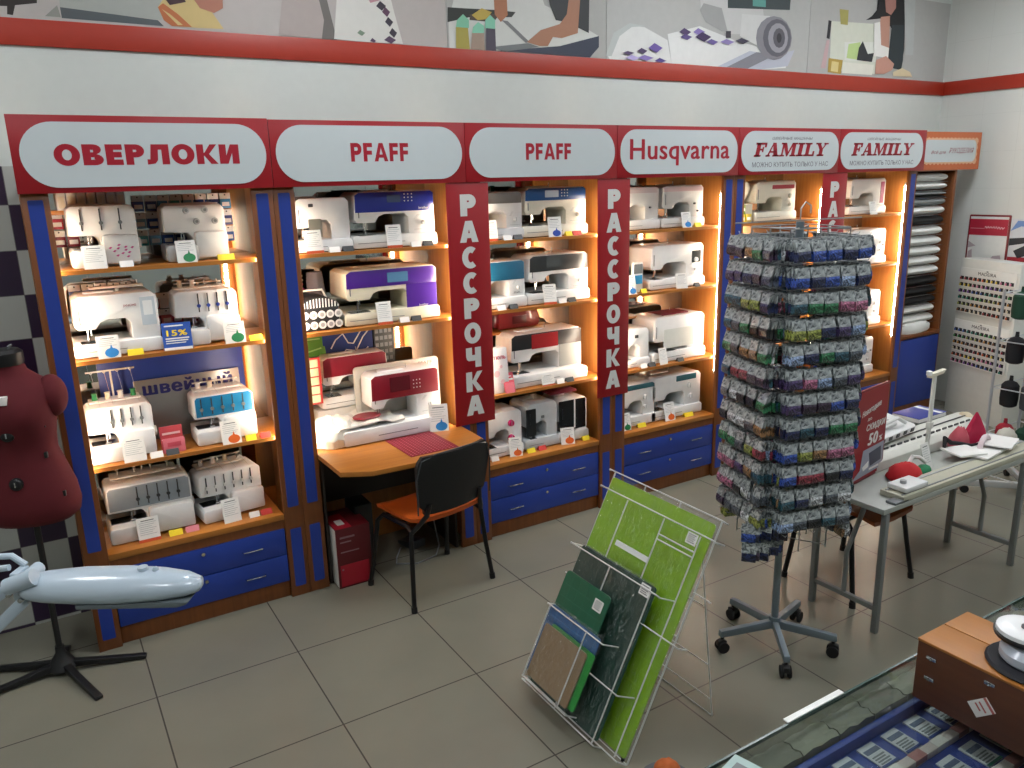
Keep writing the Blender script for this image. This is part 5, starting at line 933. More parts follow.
def mat_board(nm, lab, s0, s1, t0, t1, n0, th_, m, lines=None, group=None, filmed=False, sticker=None, r=.012):
    root = thing(nm, lab, 'cutting mat', group=group)
    b = MB(); b.prism(rrect(s0, s1, t0, t1, r, 4), n0, n0+th_, m, 'Z', .0, WS)
    b.build('mat_sheet', root)
    if lines:
        b = MB(); lm = mat(lines, .5)
        k = 1
        while s0+.05*k < s1: b.box(s0+.05*k-.0006, s0+.05*k+.0006, t0+.01, t1-.01, n0+th_, n0+th_+.0003, lm, 0, WS); k += 1
        k = 1
        while t0+.05*k < t1: b.box(s0+.01, s1-.01, t0+.05*k-.0006, t0+.05*k+.0006, n0+th_, n0+th_+.0003, lm, 0, WS); k += 1
        b.build('grid_lines', root)
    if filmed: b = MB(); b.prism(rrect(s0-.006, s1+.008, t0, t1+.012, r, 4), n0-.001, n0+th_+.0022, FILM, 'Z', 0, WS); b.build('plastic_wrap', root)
    if sticker:
        s_, t_ = sticker; b = MB(); b.box(s_-.026, s_+.026, t_-.022, t_+.022, n0+th_+.0024, n0+th_+.003, PAPER, 0, WS)
        for i in range(5): b.box(s_-.02, s_+.018-.006*(i % 2), t_-.015+i*.007, t_-.012+i*.007, n0+th_+.003, n0+th_+.0033, INK, 0, WS)
        b.build('price_sticker', root)
    return root
LIME = mat('7cac04', .45, 0, .05)
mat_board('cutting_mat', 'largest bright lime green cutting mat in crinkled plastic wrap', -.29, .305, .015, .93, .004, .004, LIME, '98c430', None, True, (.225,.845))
for i in range(3): mat_board('cutting_mat', f'lime green mat {["just behind the largest one, its edge showing","second behind the largest one","rearmost behind the largest one"][i]}', -.288, .31+.002*i, .012, .925, -.001+.0-.0+(.011+.005*i)*1, .003, mat('6c9a14', .5), None, None, True) if False else None
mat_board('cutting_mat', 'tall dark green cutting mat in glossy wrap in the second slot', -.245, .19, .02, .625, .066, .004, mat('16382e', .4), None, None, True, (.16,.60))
mat_board('cutting_mat', 'dark green cutting mat peeking out behind the tall dark one', -.235, .205, .018, .628, .061, .003, mat('1c4438', .5), None, None, False)
mat_board('cutting_mat', 'middle sized matt green cutting mat with white square sticker', -.225, .06, .06, .515, .112, .004, mat('1c5a40', .45), '2a6a50', None, False, (.01,.46), .02)
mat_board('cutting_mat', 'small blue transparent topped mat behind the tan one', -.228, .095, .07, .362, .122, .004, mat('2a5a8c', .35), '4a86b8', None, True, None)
mat_board('cutting_mat', 'small green mat with its edge showing right of the tan one', -.17, .108, .07, .30, .131, .004, mat('2f8a3c', .45), '5ab060', None, False)
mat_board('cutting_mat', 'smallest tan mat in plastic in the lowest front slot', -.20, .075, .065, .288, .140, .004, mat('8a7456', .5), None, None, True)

# ------------------------------------------------------------------ packet spinner
STEEL = mat('7d8b94', .38, .5); WSP = mat('a8adae', .35, .6)
SX, SY = 2.435, -1.15
def star_base(t, r, a0):
    for i in range(5):
        a = a0+2*PI*i/5; T = TR(0,0,0,0,0,a)
        b = MB(); b.prism([(.015,.085),(.015,.125),(.05,.122),(r,.105),(r+.004,.078),(r-.006,.074)], -.0125, .0125, STEEL, 'Y', .003, T); b.build('base_leg', t)
        b = MB(); b.cyl((r-.012,0,.050), (r-.012,0,.085), .008, BLACK, 10, T); b.prism([(r-.03,.03),(r+.012,.03),(r+.012,.055),(r-.012,.064),(r-.03,.055)], -.012, .012, BLACK, 'Y', .003, T)
        for s_ in (-1, 1): b.cyl((r-.012, s_*.010, .026), (r-.012, s_*.022, .026), .026, RUBBER, 18, T)
        b.build('caster', t)
t = thing('packet_spinner', 'tall rotating wire rack on a five star wheeled base, covered with packets', 'display stand', (SX, SY, 0))
star_base(t, .262, math.radians(16))
b = MB(); b.cyl((0,0,.09), (0,0,1.88), .016, STEEL, 16); b.build('pole', t)
b = MB(); b.cyl((0,0,.085), (0,0,.14), .026, STEEL, 18); b.build('hub', t)
AF = math.radians(-106); HS = .132
def face_T(k): return TR(0,0,0,0,0,AF+PI/2 + k*PI/2)     # local -Y is the face normal, local x runs to the right
ZR = [1.775-.0985*i for i in range(13)]
for k in range(4):
    T = face_T(k); b = MB()
    for x in (-HS, 0, HS): b.cyl((x,-HS,.52), (x,-HS,1.86), .0028, WSP, 8, T)
    for z in [1.86]+[z+.052 for z in ZR]: b.cyl((-HS,-HS,z), (HS,-HS,z), .0022, WSP, 6, T)
    b.build('wire_side', t)
for z in (.53, 1.2, 1.855):
    b = MB()
    for k in range(4): b.cyl((0,0,z), (HS,-HS,z), .003, WSP, 6, face_T(k))
    b.build('spoke', t)
b = MB()
for k in range(4):
    for z in ZR:
        for i in range(5):
            x = -HS+.0+i*(2*HS/4); b.tube([(x,-HS,z+.052),(x,-HS-.092,z+.052),(x,-HS-.097,z+.060)], .0016, WSP, 5, face_T(k))
o = b.build('hooks', t); o['kind'] = 'stuff'
b = MB(); b.tube([(-.30,-.02,1.885),(.30,.02,1.885)], .003, WSP, 6, face_T(0)); b.tube([(0,0,1.86),(0,0,1.93),(.02,0,1.955),(.045,0,1.94),(.045,0,1.91)], .003, WSP, 6, face_T(0)); b.build('top_bar', t)
# bead packets: clear header bag over a coloured filling
BAG = clear_mat('bead_bag_film', 'c4ccd0', .34, .22); HDR = crinkle('packet_header_glints', '485054', 'b4bcbc', 48, .35)  # glints of the crinkled headers painted in as pale and dark noise
def packet(b, m, T, w=.060, h=.078):
    hw = w/2; n = 6
    b.prism([(-.007, h*.50), (-.001, h*.49), (.006, h*.96), (.004, h)], -hw, hw, HDR, 'X', 0, T)
    rings = []
    for f, dpt in ((0,.003),(.12,.009),(.38,.010),(.52,.006)): rings.append([(-hw*.94, -dpt, h*f), (hw*.94, -dpt, h*f), (hw*.94, dpt*.5, h*f), (-hw*.94, dpt*.5, h*f)])
    b.loft(rings, m, True, T)
BC = {'navy blue': '141c3c', 'bright blue': '243c80', 'violet': '352a4c', 'teal': '1c3c48', 'green': '205838', 'pink': '885068', 'red': '6c2430', 'black': '101216', 'yellow green': '6c7434', 'pale blue': '6a7c98', 'amber': '745638', 'white': '9a9ea4', 'smoky grey': '3a4048', 'dark plum': '281c2e'}
ROWC = ['navy blue bright blue bright blue navy blue bright blue', 'bright blue navy blue bright blue pale blue navy blue', 'teal green green pink pink', 'yellow green yellow green navy blue violet pale blue', 'pale blue navy blue green teal smoky grey', 'violet pink pale blue smoky grey violet', 'violet dark plum dark plum bright blue navy blue', 'navy blue teal navy blue green green', 'bright blue yellow green amber pink pink', 'bright blue red red black navy blue', 'teal navy blue white smoky grey white', 'pale blue smoky grey black teal smoky grey', 'white navy blue pale blue amber navy blue']
ROWL = ['dark plum dark plum amber green dark plum', 'violet violet navy blue dark plum smoky grey', 'teal teal yellow green yellow green navy blue', 'teal smoky grey green black black', 'green smoky grey amber amber green', 'teal red red dark plum dark plum', 'smoky grey white black black green', 'black white white smoky grey amber', 'green green smoky grey yellow green red', 'pink pink violet amber teal', 'pink pink black white smoky grey', 'dark plum smoky grey smoky grey white yellow green', 'bright blue pale blue teal teal yellow green']
def parse(row):
    out = []; w = row.split()
    i = 0
    while i < len(w):
        two = ' '.join(w[i:i+2])
        if two in BC: out.append(two); i += 2
        else: out.append(w[i]); i += 1
    return out
PM = {k: crinkle('beads_' + k.replace(' ', '_'), '%02x%02x%02x' % tuple(int(int(v[i:i+2], 16)*.55) for i in (0, 2, 4)), '%02x%02x%02x' % tuple(min(255, int(int(v[i:i+2], 16)*1.5+14)) for i in (0, 2, 4)), 60, .3) for k, v in BC.items()}
PMESH = {}
def pack_mesh(c):
    if c not in PMESH:
        b = MB(); packet(b, PM[c], I4)
        me = bpy.data.meshes.new('bead_packet'); b.bm.normal_update(); b.bm.to_mesh(me); b.bm.free()
        for m in b.mats: me.materials.append(m)
        PMESH[c] = me
    return PMESH[c]
random.seed(99)
ROOT = TR(SX, SY, 0); stuffb = MB(); RN = ORD + ['seventh','eighth','ninth','tenth','eleventh','twelfth','thirteenth']
used = 0
for k, nm, rows in ((0, 'right', ROWC), (3, 'left', ROWL), (1, None, ROWC), (2, None, ROWL)):
    for r, z in enumerate(ZR):
        cols = parse(rows[r])
        nh = 5
        if k == 0 and r == 12: continue
        if k == 3 and r == 12: continue
        for i in range(nh):
            x = -HS+i*(2*HS/4); c = cols[i]
            nl = random.choice((4, 5, 5, 6)) if nm else 3
            for q in range(nl):
                yy = -HS-.088+q*.0145+random.uniform(-.002,.002)
                T = ROOT @ face_T(k) @ TR(x+random.uniform(-.003,.003), yy, z-.028+random.uniform(-.003,.003), random.uniform(-.10,.06), random.uniform(-.06,.06), random.uniform(-.10,.10))
                cc = c if (q < 2 or random.random() < .6) else random.choice(list(BC))
                if nm and (q < 2 or (q == 2 and used < 300)) and used < 300:
                    used += 1
                    o = bpy.data.objects.new('bead_packet', pack_mesh(cc)); COL.objects.link(o); o.matrix_world = T
                    tag(o, f'{cc} bead packet, {["frontmost","second","third"][q]} on {ORD[i]} hook, {RN[r]} row, spinner {nm} side', 'bead packet', 'bead packets on the spinner')
                else: packet(stuffb, PM[cc], T)
for z in (.60, .52):
    for q in range(12):
        a = AF+PI/2; T = ROOT @ face_T(3) @ TR(HS-.01+random.uniform(-.03,.03), -HS-.11+q*.014, z+random.uniform(-.006,.006), random.uniform(-.15,.1), 0, random.uniform(.5,1.0))
        packet(stuffb, PM[random.choice(['navy blue','bright blue','dark plum','navy blue'])], T)
o = stuffb.build('bead_packets'); tag(o, 'remaining bead packets packed behind the front ones on the spinner', 'bead packets', None, 'stuff')

# ------------------------------------------------------------------ folding table with knitting machines
TG_ = mat('7b7f7e', .45, .2); TOP = mat('a6aaa4', .45)
t = thing('folding_table', 'long grey folding table with bent braces carrying knitting machines', 'table', (2.87, -1.36, 0))
b = MB(); b.box(-.01, 1.42, .005, .60, .592, .618, TOP, .003); b.build('table_top', t)
for x in (.02, 1.19):
    for y in (.015, .36): b = MB(); b.box(x-.0135, x+.0135, y-.0135, y+.0135, .0, .591, TG_, .003); b.build('leg', t)
    b = MB(); b.box(x-.012, x+.012, .03, .346, .11, .133, TG_, .002); b.build('rail', t)
    s_ = 1 if x < .5 else -1
    b = MB(); b.tube([(x,.19,.12),(x,.19,.34),(x+s_*.02,.19,.38),(x+s_*.13,.19,.58)], .0115, TG_, 10); b.build('brace', t)
ZT = .6188
t = thing('knitting_machine', 'long cream knitting machine bed along the front of the table', 'knitting machine', (3.0, -1.355, ZT))
b = MB(); b.box(0, 1.2, 0, .12, 0, .028, mat('b4b3a0', .5), .004); b.box(0.01, 1.19, .015, .022, .028, .031, GREYM); b.box(0.01, 1.19, .09, .10, .028, .032, GREYL); b.build('needle_bed', t)
b = MB(); b.box(.03, .20, .01, .11, .032, .058, WHITE, .008); b.cyl((.08,.06,.058), (.08,.06,.072), .014, GREYL, 16); b.build('carriage', t)
b = MB(); b.box(-.06, .04, -.0, .05, .0, .012, GREYM, .003); b.build('end_clamp', t)
b = MB(); b.box(3.86, 4.20, -.838, -.77, 0, .084, mat('8a8c88', .5), .004); b.box(3.99, 4.07, -.841, -.838, .03, .05, GREYD, .001); tag(b.build('machine_case', loc=(0, 0, ZT)), 'grey low case at the rear of the table beneath the dark blue booklet', 'case')
t = thing('knitting_machine', 'rear white knitting machine with raised carriage and dark slots', 'knitting machine', (3.22, -1.06, ZT), .03)
b = MB(); b.prism([(0,0),(.20,0),(.20,.05),(.16,.09),(.03,.075),(0,.05)], 0, 1.05, mat('cfd1c8', .45), 'X', .004); b.build('needle_bed', t)
b = MB()
for i in range(16): b.box(.03+i*.06, .065+i*.06, .05, .056, .078, .088, GREYD)
b.box(.02, 1.03, .10, .106, .086, .0905, GREYD); b.build('needle_slots', t)
b = MB(); T = TR(.10,.06,.10,.18,0,.08); b.prism(rrect(0,.40,0,.22,.03,5), 0, .035, WHITE, 'Z', .005, T); b.prism(rrect(.08,.30,.05,.16,.04,6), .035, .055, WHITE2, 'Z', .006, T); b.prism(rrect(.14,.26,.08,.13,.02,5), .055, .057, GREYL, 'Z', 0, T)
for i in range(5): b.box(.03+i*.075, .06+i*.075, -.004, .02, .01, .03, GREYD, 0, T)
b.build('carriage', t)
b = MB(); b.tube([(.13,.08,.15),(.16,.10,.185),(.36,.12,.19),(.42,.11,.155)], .010, WHITE2, 8); b.build('carriage_handle', t)
t = thing('yarn_mast', 'white yarn tension mast rising from the knitting machine', 'mast', (3.66, -1.06, ZT+.0))
b = MB(); b.box(-.03, .03, -.0, .03, 0, .02, WHITE, .003); b.box(-.011, .011, .0, .014, .02, .43, mat('dadcd4', .4), .002); b.build('post', t)
b = MB(); b.prism([(-.05,.425),(.06,.435),(.085,.455),(.05,.452),(-.045,.445)], -.004, .02, CREAM, 'Y', .002); b.lathe([(.014,0),(.014,.02),(.006,.024)], (-.05,.008,.44), WHITE, 12); b.build('tension_head', t)
b = MB(); b.box(-.016, .018, -.006, .018, .15, .185, mat('dadcd4', .4), .003); b.build('clip', t)
# sale sign in a frame
t = thing('sale_sign', 'red framed winter discount sign with 50 percent standing on the table', 'sign', (3.13, -1.075, ZT), .16)
b = MB(); b.box(-.165, .165, 0, .012, .0, .46, mat('7a1018', .4), .002); b.box(-.10, .10, -.0, .07, 0, .006, mat('7a1018', .4), .001); b.build('frame', t)
b = MB(); b.flat([rect(-.155,.155,.012,.45)], mat('8e1218', .5), FR(0,-.0002,0)); F = FR(0,-.0016,0)
b.text('Новогодние', .05, .35, .19, .035, PAPER, F @ Matrix.Rotation(.16, 4, 'Z'), .02, .3); b.text('СКИДКИ', .05, .262, .19, .038, PAPER, F, .03, .2); b.text('до', -.02, .305, .04, .015, PAPER, F, .01); b.text('50', .03, .20, .095, .056, PAPER, F, .05, .2); b.text('%', .11, .185, .035, .026, PAPER, F, .03, .2)
b.build('printed_sheet', t)
b = MB(); b.flat([[(-.06,.155),(.15,.16),(.15,.03),(-.155,.02),(-.08,.06)]], mat('9aa2b0', .5), F); F2 = FR(0,-.003,0); b.flat([[(0,.13),(.12,.14),(.13,.07),(.02,.06)]], mat('4a5260', .5), F2); b.flat([rect(.01,.11,.04,.05), [(-.06,.07),(0,.09),(0,.06),(-.05,.05)]], PAPER, F2); b.build('product_picture', t)
# cloths and papers on the table
random.seed(8)
def lump(nm, lab, cat, x, y, z, rx, ry, h, m, jag=.12, seg=18, sm=60, rz=0, top=.3):
    b = MB(); R = []
    for q in range(6):
        f = q/5; rr = math.sqrt(1-f*f*(1-top*top)) if q else .92
        R.append([(rx*rr*math.cos(2*PI*i/seg)*(1+jag*random.uniform(-1,1)), ry*rr*math.sin(2*PI*i/seg)*(1+jag*random.uniform(-1,1)), (h*f if q else 0)+(random.uniform(-.06,.06)*h if q > 1 else 0)) for i in range(seg)])
    b.loft(R, m); return tag(b.build(nm, loc=(x,y,z), rotz=rz, smooth=sm), lab, cat)
lump('red_pouch', 'bright red velvet pouch on the table by the discount sign', 'pouch', 3.28, -1.175, ZT, .10, .075, .075, mat('b4141c', .8), .06)
lump('green_cloth', 'small green and white ribbon bundle beside the red pouch', 'ribbon', 3.42, -1.185, ZT, .05, .035, .04, mat('1f7a50', .7), .2)
b = MB(); b.tube([(-.05,0,.03),(-.02,.0,.06),(.02,-.01,.05),(.06,-.02,.02)], .010, PAPER, 8); tag(b.build('white_ribbon', loc=(3.38,-1.16,ZT+.03)), 'white twisted ribbon over the green bundle', 'ribbon')
leaflet(3.47, -1.19, ZT, 'tall pale leaflet on the table below the mast', None, .075, .14, .1, .3, False, None)
t = thing('blue_book', 'dark blue booklet on the rear of the table', 'book', (4.02, -.79, ZT+.0845), .0)
b = MB(); b.box(-.13, .13, -.07, .09, 0, .022, PAPER, .002); b.build('pages', t); b = MB(); b.box(-.132, .132, -.072, .092, .022, .025, mat('22348c', .45), .001); b.box(.07, .10, -.07, .09, .0251, .0256, PAPER); b.build('cover', t)
b = MB(); b.tube([(0,0,.02),(.02,.01,.07),(.06,.0,.04),(.12,-.02,.03),(.16,-.05,.02),(.24,-.06,.02)], [.008,.014,.012,.009,.008,.005], mat('141418', .6), 8); tag(b.build('black_strap', loc=(3.70,-1.12,ZT+.03)), 'black curled strap right of the mast', 'strap')
b = MB(); b.loft([[(-.10,0,0),(.08,-.02,0),(.09,.03,0),(-.08,.05,0)], [(-.07,.005,.07),(.065,-.01,.07),(.07,.03,.07),(-.05,.04,.07)], [(-.01,.01,.145),(.02,.0,.145),(.025,.02,.145),(.0,.03,.145)], [(.0,.012,.175),(.006,.01,.175),(.008,.016,.175),(.002,.018,.175)]], mat('b01040', .75)); tag(b.build('crimson_cloth', loc=(3.98,-1.13,ZT+.02)), 'crimson pointed cloth cone at the right of the table', 'cloth')
lump('pink_net', 'pale red net bundle left of the crimson cone', 'net', 3.87, -1.10, ZT, .06, .05, .13, mat('b8505c', .8), .12)
b = MB(); b.tube([(.07*math.cos(a), 0, .02+.07*math.sin(a)) for a in [PI*k/12 for k in range(13)]], .014, mat('d8c8cc', .6), 10); tag(b.build('padded_ring', loc=(3.93,-1.20,ZT+.0), rotz=.2), 'pale padded arch in front of the crimson cone', 'ring')
for i, (x, y, w_, a, h_) in enumerate(((3.86,-1.235,.26,.12,.012), (3.74,-1.20,.16,-.3,.010), (4.0,-1.24,.20,.3,.008))):
    b = MB(); b.box(-w_/2, w_/2, -.07, .07, 0, h_, PAPER, .001); tag(b.build('paper_stack', loc=(x, y, ZT+.033+.0125*i), rotz=a), ['flat stack of white papers at the right front of the table', 'small tilted white sheets left of the paper stack', 'uppermost white sheets at the right end of the table'][i], 'papers')
lump('lace_bundle', 'cream lace bundle at the right table end near the edge of view', 'lace', 4.22, -1.16, ZT, .08, .05, .07, mat('b4b0a4', .8), .2)
lump('cream_yarn', 'cream yarn ball at the far right table edge', 'yarn', 4.33-.08, -.92, ZT, .06, .06, .10, mat('c8bca0', .8), .1)

# ------------------------------------------------------------------ second spinner at the right edge
t = thing('yarn_rack', 'silver wire rack with dark yarn hanks and ribbon reels at the right edge', 'display stand', (5.11, -.91, 0), .0)
b = MB()
for x, y in ((-.2,-.2),(.2,-.2),(-.2,.2),(.2,.2)): b.cyl((x,y,.12), (x,y,1.34), .009, mat('b8bec4', .3, .4), 10)
for z in (.14,.42,.72,1.02,1.32):
    for p, q in (((-.2,-.2),(.2,-.2)),((.2,-.2),(.2,.2)),((.2,.2),(-.2,.2)),((-.2,.2),(-.2,-.2))): b.cyl((*p,z), (*q,z), .004, mat('b8bec4', .3, .4), 8)
b.build('wire_frame', t)
for a in (PI*.25, PI*.75, -PI*.25, -PI*.75):
    b = MB(); T = TR(0,0,0,0,0,a); b.box(.0, .40, -.015, .015, .05, .09, mat('b0b4b4', .4), .003, T); b.cyl((.37,-.012,.026), (.37,.012,.026), .026, RUBBER, 14, T); b.build('base_leg', t)
yc = [('black', '101216'), ('navy', '141c38'), ('dark green', '16402e'), ('red', '9a1c30'), ('navy', '141c48'), ('black', '16161c'), ('maroon', '4a1018'), ('grey', '3a3e44')]
for r in range(4):
    for i in range(3):
        nm, c = yc[(r*3+i) % 8]; b = MB(); z = 1.16-.28*r; yy = -.12+.12*i
        n = 16; b.lathe([(.03,0),(.048,.01),(.052,.05),(.05,.14),(.035,.16),(.012,.17),(.01,.20)], (0,0,0), mat(c, .8), n)
        o = b.build('yarn_cone', loc=(4.97, -.91+yy, z)); tag(o, f'{nm} yarn cone, {ORD[r]} tier of the right rack, {["front","middle","rear"][i]} position', 'yarn', 'yarn on the right rack')
for i in range(5):
    b = MB(); b.tube([(-.21,-.2+i*.0,.95),(-.26,-.2,.95),(-.265,-.2,.93)], .003, CHROME, 6); b.bm.clear()
for i in range(7):
    z = 1.22-.16*i if i < 6 else .24
    b = MB(); b.box(-.02,.02,-.03,.03,-.045,.03, mat('b8c0c8', .2, .3), .006); b.tube([(0,.0,.03),(0,.0,.045)], .004, CHROME, 6)
    tag(b.build('clear_clip_pack', loc=(4.905, -1.09+.02*(i % 2), z)), f'glassy small pack, {RN[i]} from the top on the left upright of the right rack', 'packet', 'glassy packs on the right rack')

# ------------------------------------------------------------------ white lamp at the left
LW = mat('b4c4d0', .3, 0, .01, .4)
t = thing('magnifier_lamp', 'white elongated lamp head on jointed double arms at the left edge', 'lamp', (-.30, -1.20, 1.150), math.atan2(-.21, .34))
b = MB(); R = []; n = 20
for x, hw, hh in ((-.02,.028,.022),(.0,.040,.034),(.04,.048,.041),(.12,.056,.046),(.22,.058,.046),(.31,.052,.040),(.37,.040,.030),(.40,.026,.018),(.407,.008,.006)):
    R.append([(x, hw*math.cos(2*PI*i/n), hh*(1.0 if math.sin(2*PI*i/n) > 0 else .75)*math.sin(2*PI*i/n)) for i in range(n)])
b.loft(R, LW); b.build('lamp_head', t, smooth=60)
b = MB(); b.prism([(.12,-.036),(.36,-.036),(.38,-.03),(.39,-.02),(.12,-.024)], -.046, .046, mat('6a7478', .4), 'Y', .004); b.build('diffuser', t)
b = MB(); b.cyl((.27,.0,.040), (.27,.0,.050), .012, LW, 14); b.ell((.30,0,.040), (.008,.008,.010), LW, 10, 5); b.build('switch', t)
b = MB(); b.cyl((-.04,-.03,.02), (.03,-.03,.045), .020, LW, 14); b.cyl((.0,-.035,.035), (.0,.035,.035), .016, LW, 14); b.box(-.035, -.015, -.025, .025, -.02, .05, LW, .004); b.build('joint', t)
b = MB(); b.tube([(-.02,.02,.05),(-.05,.02,.075),(-.10,.01,.078),(-.135,.0,.065),(-.13,-.01,.045),(-.08,-.01,.055),(-.04,-.01,.06)], .008, LW, 10); b.build('handle', t)
b = MB(); b.box(-.30, -.02, -.006, .008, -.014, .014, LW, .004, TR(-.03,.01,.02,0,-.60)); b.build('upper_arm', t)
b = MB(); b.box(-.34, -.0, -.006, .008, -.014, .014, LW, .004, TR(-.01,-.02,-.02,0,-.72)); b.build('lower_arm', t)
for x, y, z in ((-.03,.0,.03),(-.05,0,-.01),(-.01,-.02,-.012)): b = MB(); b.cyl((x,y-.02,z), (x,y+.02,z), .006, CHROME, 10); b.build('bolt', t)
b = MB(); b.tube([(-.27,.0,-.16),(-.28,.0,-.25),(-.28,.0,-1.12)], .014, LW, 12); b.build('post', t)
b = MB(); b.lathe([(.14,0),(.14,.015),(.12,.03),(.02,.04)], (-.28,0,-1.164), LW, 24); b.build('floor_base', t)

# ------------------------------------------------------------------ glass counter at lower right
CZ = .90
GL = clear_mat('counter_glass', 'eef2f0', .03, .04)
t = thing('glass_counter', 'glass topped shop counter with white edge strip, lower right foreground', 'counter', (.45, -2.30, 0))
b = MB(); b.box(0, 1.95, -.72, 0, CZ-.008, CZ, GL, .001); b.build('glass_top', t)
b = MB(); b.box(0.001, 1.949, -.005, .0005, CZ-.0085, CZ+.0004, mat('2f4a44', .2)); b.build('glass_edge', t)
b = MB(); b.box(.002, 1.948, -.008, -.003, .12, CZ-.009, GL); b.build('front_glass', t)
b = MB(); b.box(.03, 1.92, -.70, -.012, .775, .783, GL); b.build('inner_shelf', t)
b = MB(); b.box(0, 1.95, -.72, 0, 0, .115, mat('8a8c88', .4), .003); b.build('base', t)
for x in (.01, 1.94):
    for y in (-.01, -.71): b = MB(); b.box(x-.008, x+.008, y-.008, y+.008, .115, CZ-.009, mat('9a9c9c', .3, .8), .001); b.build('corner_post', t)
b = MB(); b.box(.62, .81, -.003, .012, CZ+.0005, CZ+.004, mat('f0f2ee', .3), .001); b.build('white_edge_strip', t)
# plastic wrapped flat goods lying along the front of the glass shelf
SHZ = .7836
random.seed(31)
for i in range(15):
    m = [mat('7c7c6e', .6, 0, .12, 0), mat('727264', .6, 0, .12, 0), mat('868676', .6, 0, .12, 0)][i % 3]
    x = .50+i*.122; b = MB(); n_ = 6; R = []
    for q in range(n_+1):
        yy = -.008-.054*q/n_; R.append([(-.059, yy, 0), (.059, yy, 0)] + [(.059-.118*j/4, yy, .085+.004*math.sin(q*2+j*3+i)+.003*random.random()) for j in range(5)])
    b.loft(R, m); o = b.build('wrapped_pack', loc=(x, -2.30, SHZ), smooth=15)
    tag(o, f'grey plastic wrapped flat pack under the glass front edge, {(RN+["fourteenth","fifteenth"])[i]} from the left', 'pack', 'wrapped packs along the glass edge')
b = MB(); b.box(0, 1.32, -.016, 0, 0, .075, BLUE, .002); tag(b.build('blue_rail', loc=(.50, -2.366, SHZ)), 'long blue rail inside the glass counter', 'rail')
b = MB(); b.box(0, 1.32, -.33, 0, 0, .05, mat('26408c', .5), .002); o = b.build('blue_tray', loc=(.50, -2.383, SHZ)); tag(o, 'blue tray of needle cards inside the glass counter', 'tray')
# needle cards in rows
def card(i, r, x, y, c, lab):
    b = MB(); b.box(-.026, .026, -.034, .034, 0, .004, mat('c2c6ca', .45), .001)
    b.flat([rect(-.022, .022, .008, .020)], mat('50607c', .5), TR(0,0,.0041)); 
    for j in range(4): b.flat([rect(-.020, .018-.005*(j % 2), -.004-j*.007, -.001-j*.007)], GREYM, TR(0,0,.0041))
    b.flat([rect(-.026,.026,-.034,-.028)], c, TR(0,0,.0041))
    o = b.build('needle_card', loc=(x, y, SHZ+.0505), rotz=0); return tag(o, lab, 'needle card', 'needle cards in the tray')
CR = [(-2.424, 15, mat('26407c', .5), 'front'), (-2.541, 14, mat('2a6a5a', .5), 'middle'), (-2.655, 14, mat('7a2a6a', .5), 'rear')]
for y, n, c, rn in CR:
    for i in range(n):
        card(i, 0, .545+i*.084+(.02 if rn == 'middle' else 0), y, c, f'white printed needle card, {rn} row of the blue tray, {(RN+["fourteenth","fifteenth"])[i]} from the left')
for j, y in enumerate((-2.480, -2.597)):
    b = MB(); b.box(0, 1.28, -.011, .011, 0, .018, mat('c8bcb8', .5), .002)
    for i in range(16): b.box(.01+i*.08, .05+i*.08, -.0112, .0112, .004, .0185, mat('a87270', .5) if i % 2 else mat('d4d0cc', .5))
    tag(b.build('card_divider', loc=(.52, y, SHZ+.0505)), ['pale red striped divider strip between front and middle card rows', 'pale red striped divider strip between middle and rear card rows'][j], 'divider')
tag(MB().box(-.05,.05,-.035,.035,0,.004,mat('a8c0bc',.4),.001).box(-.03,.03,-.02,.02,.004,.0045,GREYM).build('pale_card', loc=(.86,-2.355,CZ+.0006), rotz=.25), 'pale green card lying on the near corner of the glass top', 'card')
# wooden drawer box on the glass
t = thing('wooden_drawer_box', 'orange topped wooden box with grooved lid and small metal fittings on the glass', 'box', (1.382, -2.392, CZ+.0006))
WB1 = wood_mat('box_side_wood', '4c2814', '583018', 'Y', .45); WB2 = wood_mat('box_top_wood', 'a0662a', 'a86e2e', 'Y', .4)
b = MB(); b.box(0, .195, -.50, 0, 0, .143, WB1, .001); b.build('box_body', t)
b = MB(); b.box(-.001, .098, -.501, .001, .143, .150, WB2, .0015); b.box(.101, .196, -.501, .001, .143, .150, WB2, .0015); b.build('lid', t)
for y, z in ((-.035, .115), (-.035, .065), (-.16, .125)):
    b = MB(); b.box(-.005, .0, y-.011, y+.011, z-.004, z+.004, CHROME, .001); b.cyl((-.004,y,z), (-.008,y,z), .0035, CHROME, 10); b.build('metal_fitting', t)
b = MB(); T = TR(-.0012,-.150,.062,.85); b.flat([rect(-.017,.017,-.024,.024)], PAPER, T @ FX(0,0,0)); b.flat([rect(-.017,.017,.017,.022), rect(-.012,.012,.002,.005), rect(-.012,.006,-.008,-.005)], mat('b0605a', .5), T @ FX(-.0013,0,0)); b.build('price_label', t)
t = thing('lens_device', 'white oval device with black rim on a dark cloth on the wooden box', 'device', (1.475, -2.585, CZ+.1512), .2)
b = MB(); b.lathe([(.085,0),(.088,.004),(.083,.009),(.06,.012)], (0,0,0), mat('14161e', .7), 24); b.build('dark_cloth', t)
b = MB(); b.lathe([(.056,.010),(.063,.018),(.063,.034),(.052,.048),(.03,.052)], (0,0,0), mat('b4bcc6', .3, 0, .02, .4), 28); b.build('oval_body', t)
b = MB(); b.flat([rect(-.02,.02,.02,.024), rect(-.018,.016,.028,.031), rect(-.02,.01,.034,.037)], GREYD, TR(0,0,0,0,0,-.9) @ FR(0,-.0635,0)); b.build('printed_marks', t)
b = MB(); b.lathe([(.045,.052),(.060,.056),(.062,.064),(.050,.066)], (.01,.02,0), BLACK, 26); b.build('black_ring', t)
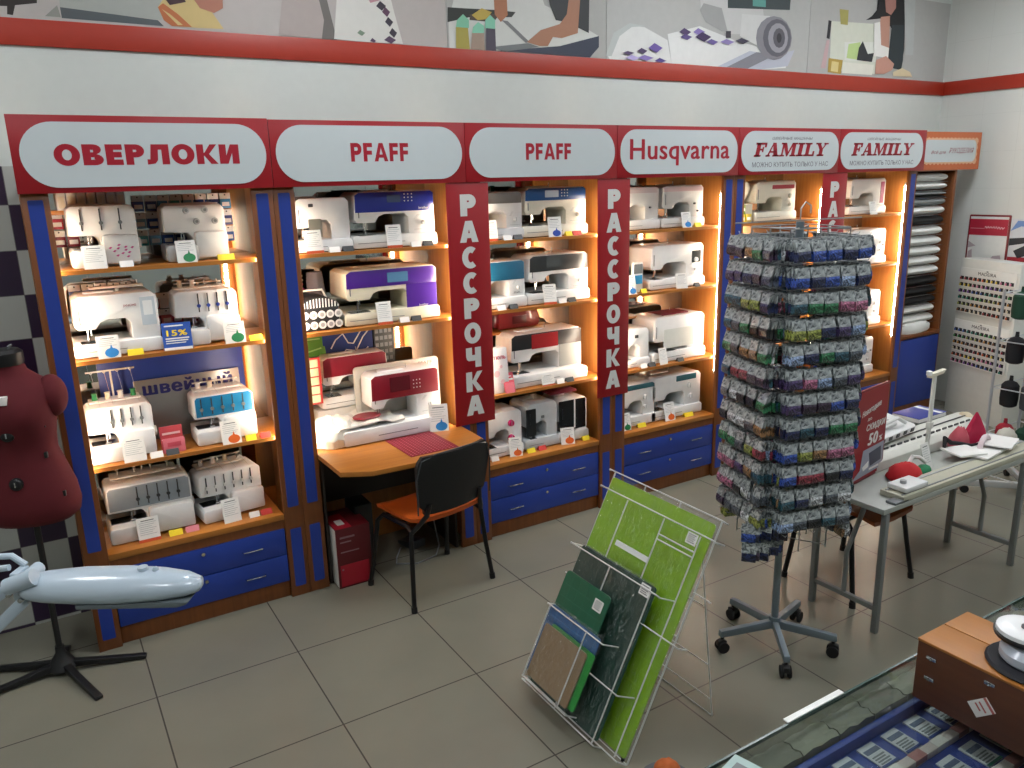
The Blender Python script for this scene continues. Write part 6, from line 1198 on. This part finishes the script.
b = MB(); b.lathe([(.058,.066),(.057,.074),(.035,.079),(.018,.076),(.010,.076)], (.01,.02,0), WHITE, 26); b.cyl((.01,.02,.076), (.01,.02,.08), .012, GREYD, 14); b.build('top_disc', t)
lump('orange_ball', 'orange rounded top of a yarn ball at the bottom edge', 'yarn', .815, -2.20, .80, .035, .035, .05, mat('a8531c', .8), .04)
t = thing('counter_stool', 'small round stool behind the counter holding the orange ball', 'stool', (.815, -2.20, 0))
b = MB(); b.cyl((0,0,.78), (0,0,.7995), .06, GREYD, 20); b.build('seat', t); b = MB(); b.cyl((0,0,.02), (0,0,.78), .012, GREYM, 12); b.build('post', t); b = MB(); b.cyl((0,0,0), (0,0,.02), .07, GREYD, 24); b.build('foot_plate', t)

# ------------------------------------------------------------------ camera, exposure
f, pi_, ro, ya = 792.154, .252, -.0256, .5451
P_ = [-.202, -3.2722, 2.0666]
fw = Vector((math.sin(ya)*math.cos(pi_), math.cos(ya)*math.cos(pi_), -math.sin(pi_))); r0 = Vector((math.cos(ya), -math.sin(ya), 0)); u0 = r0.cross(fw)
rr = math.cos(ro)*r0 + math.sin(ro)*u0; uu = -math.sin(ro)*r0 + math.cos(ro)*u0
cd = bpy.data.cameras.new('camera'); cd.sensor_width = 36; cd.lens = f/1024*36; cd.clip_start = .02
cam = bpy.data.objects.new('camera', cd); COL.objects.link(cam)
cam.matrix_world = Matrix(((rr.x, uu.x, -fw.x, P_[0]), (rr.y, uu.y, -fw.y, P_[1]), (rr.z, uu.z, -fw.z, P_[2]), (0, 0, 0, 1)))
SC.camera = cam
w = bpy.data.worlds.new('world'); SC.world = w; w.use_nodes = True; w.node_tree.nodes['Background'].inputs[0].default_value = (.5, .55, .6, 1); w.node_tree.nodes['Background'].inputs[1].default_value = .15
SC.view_settings.view_transform = 'Standard'; SC.view_settings.look = 'None'; SC.view_settings.gamma = 1; SC.view_settings.use_curve_mapping = False
SC.view_settings.exposure = 1.2
SC.cycles.use_denoising = True; SC.cycles.caustics_reflective = False; SC.cycles.caustics_refractive = False; SC.cycles.max_bounces = 6; SC.cycles.diffuse_bounces = 3; SC.cycles.glossy_bounces = 3; SC.cycles.transparent_max_bounces = 12
SC.cycles.sample_clamp_indirect = 4
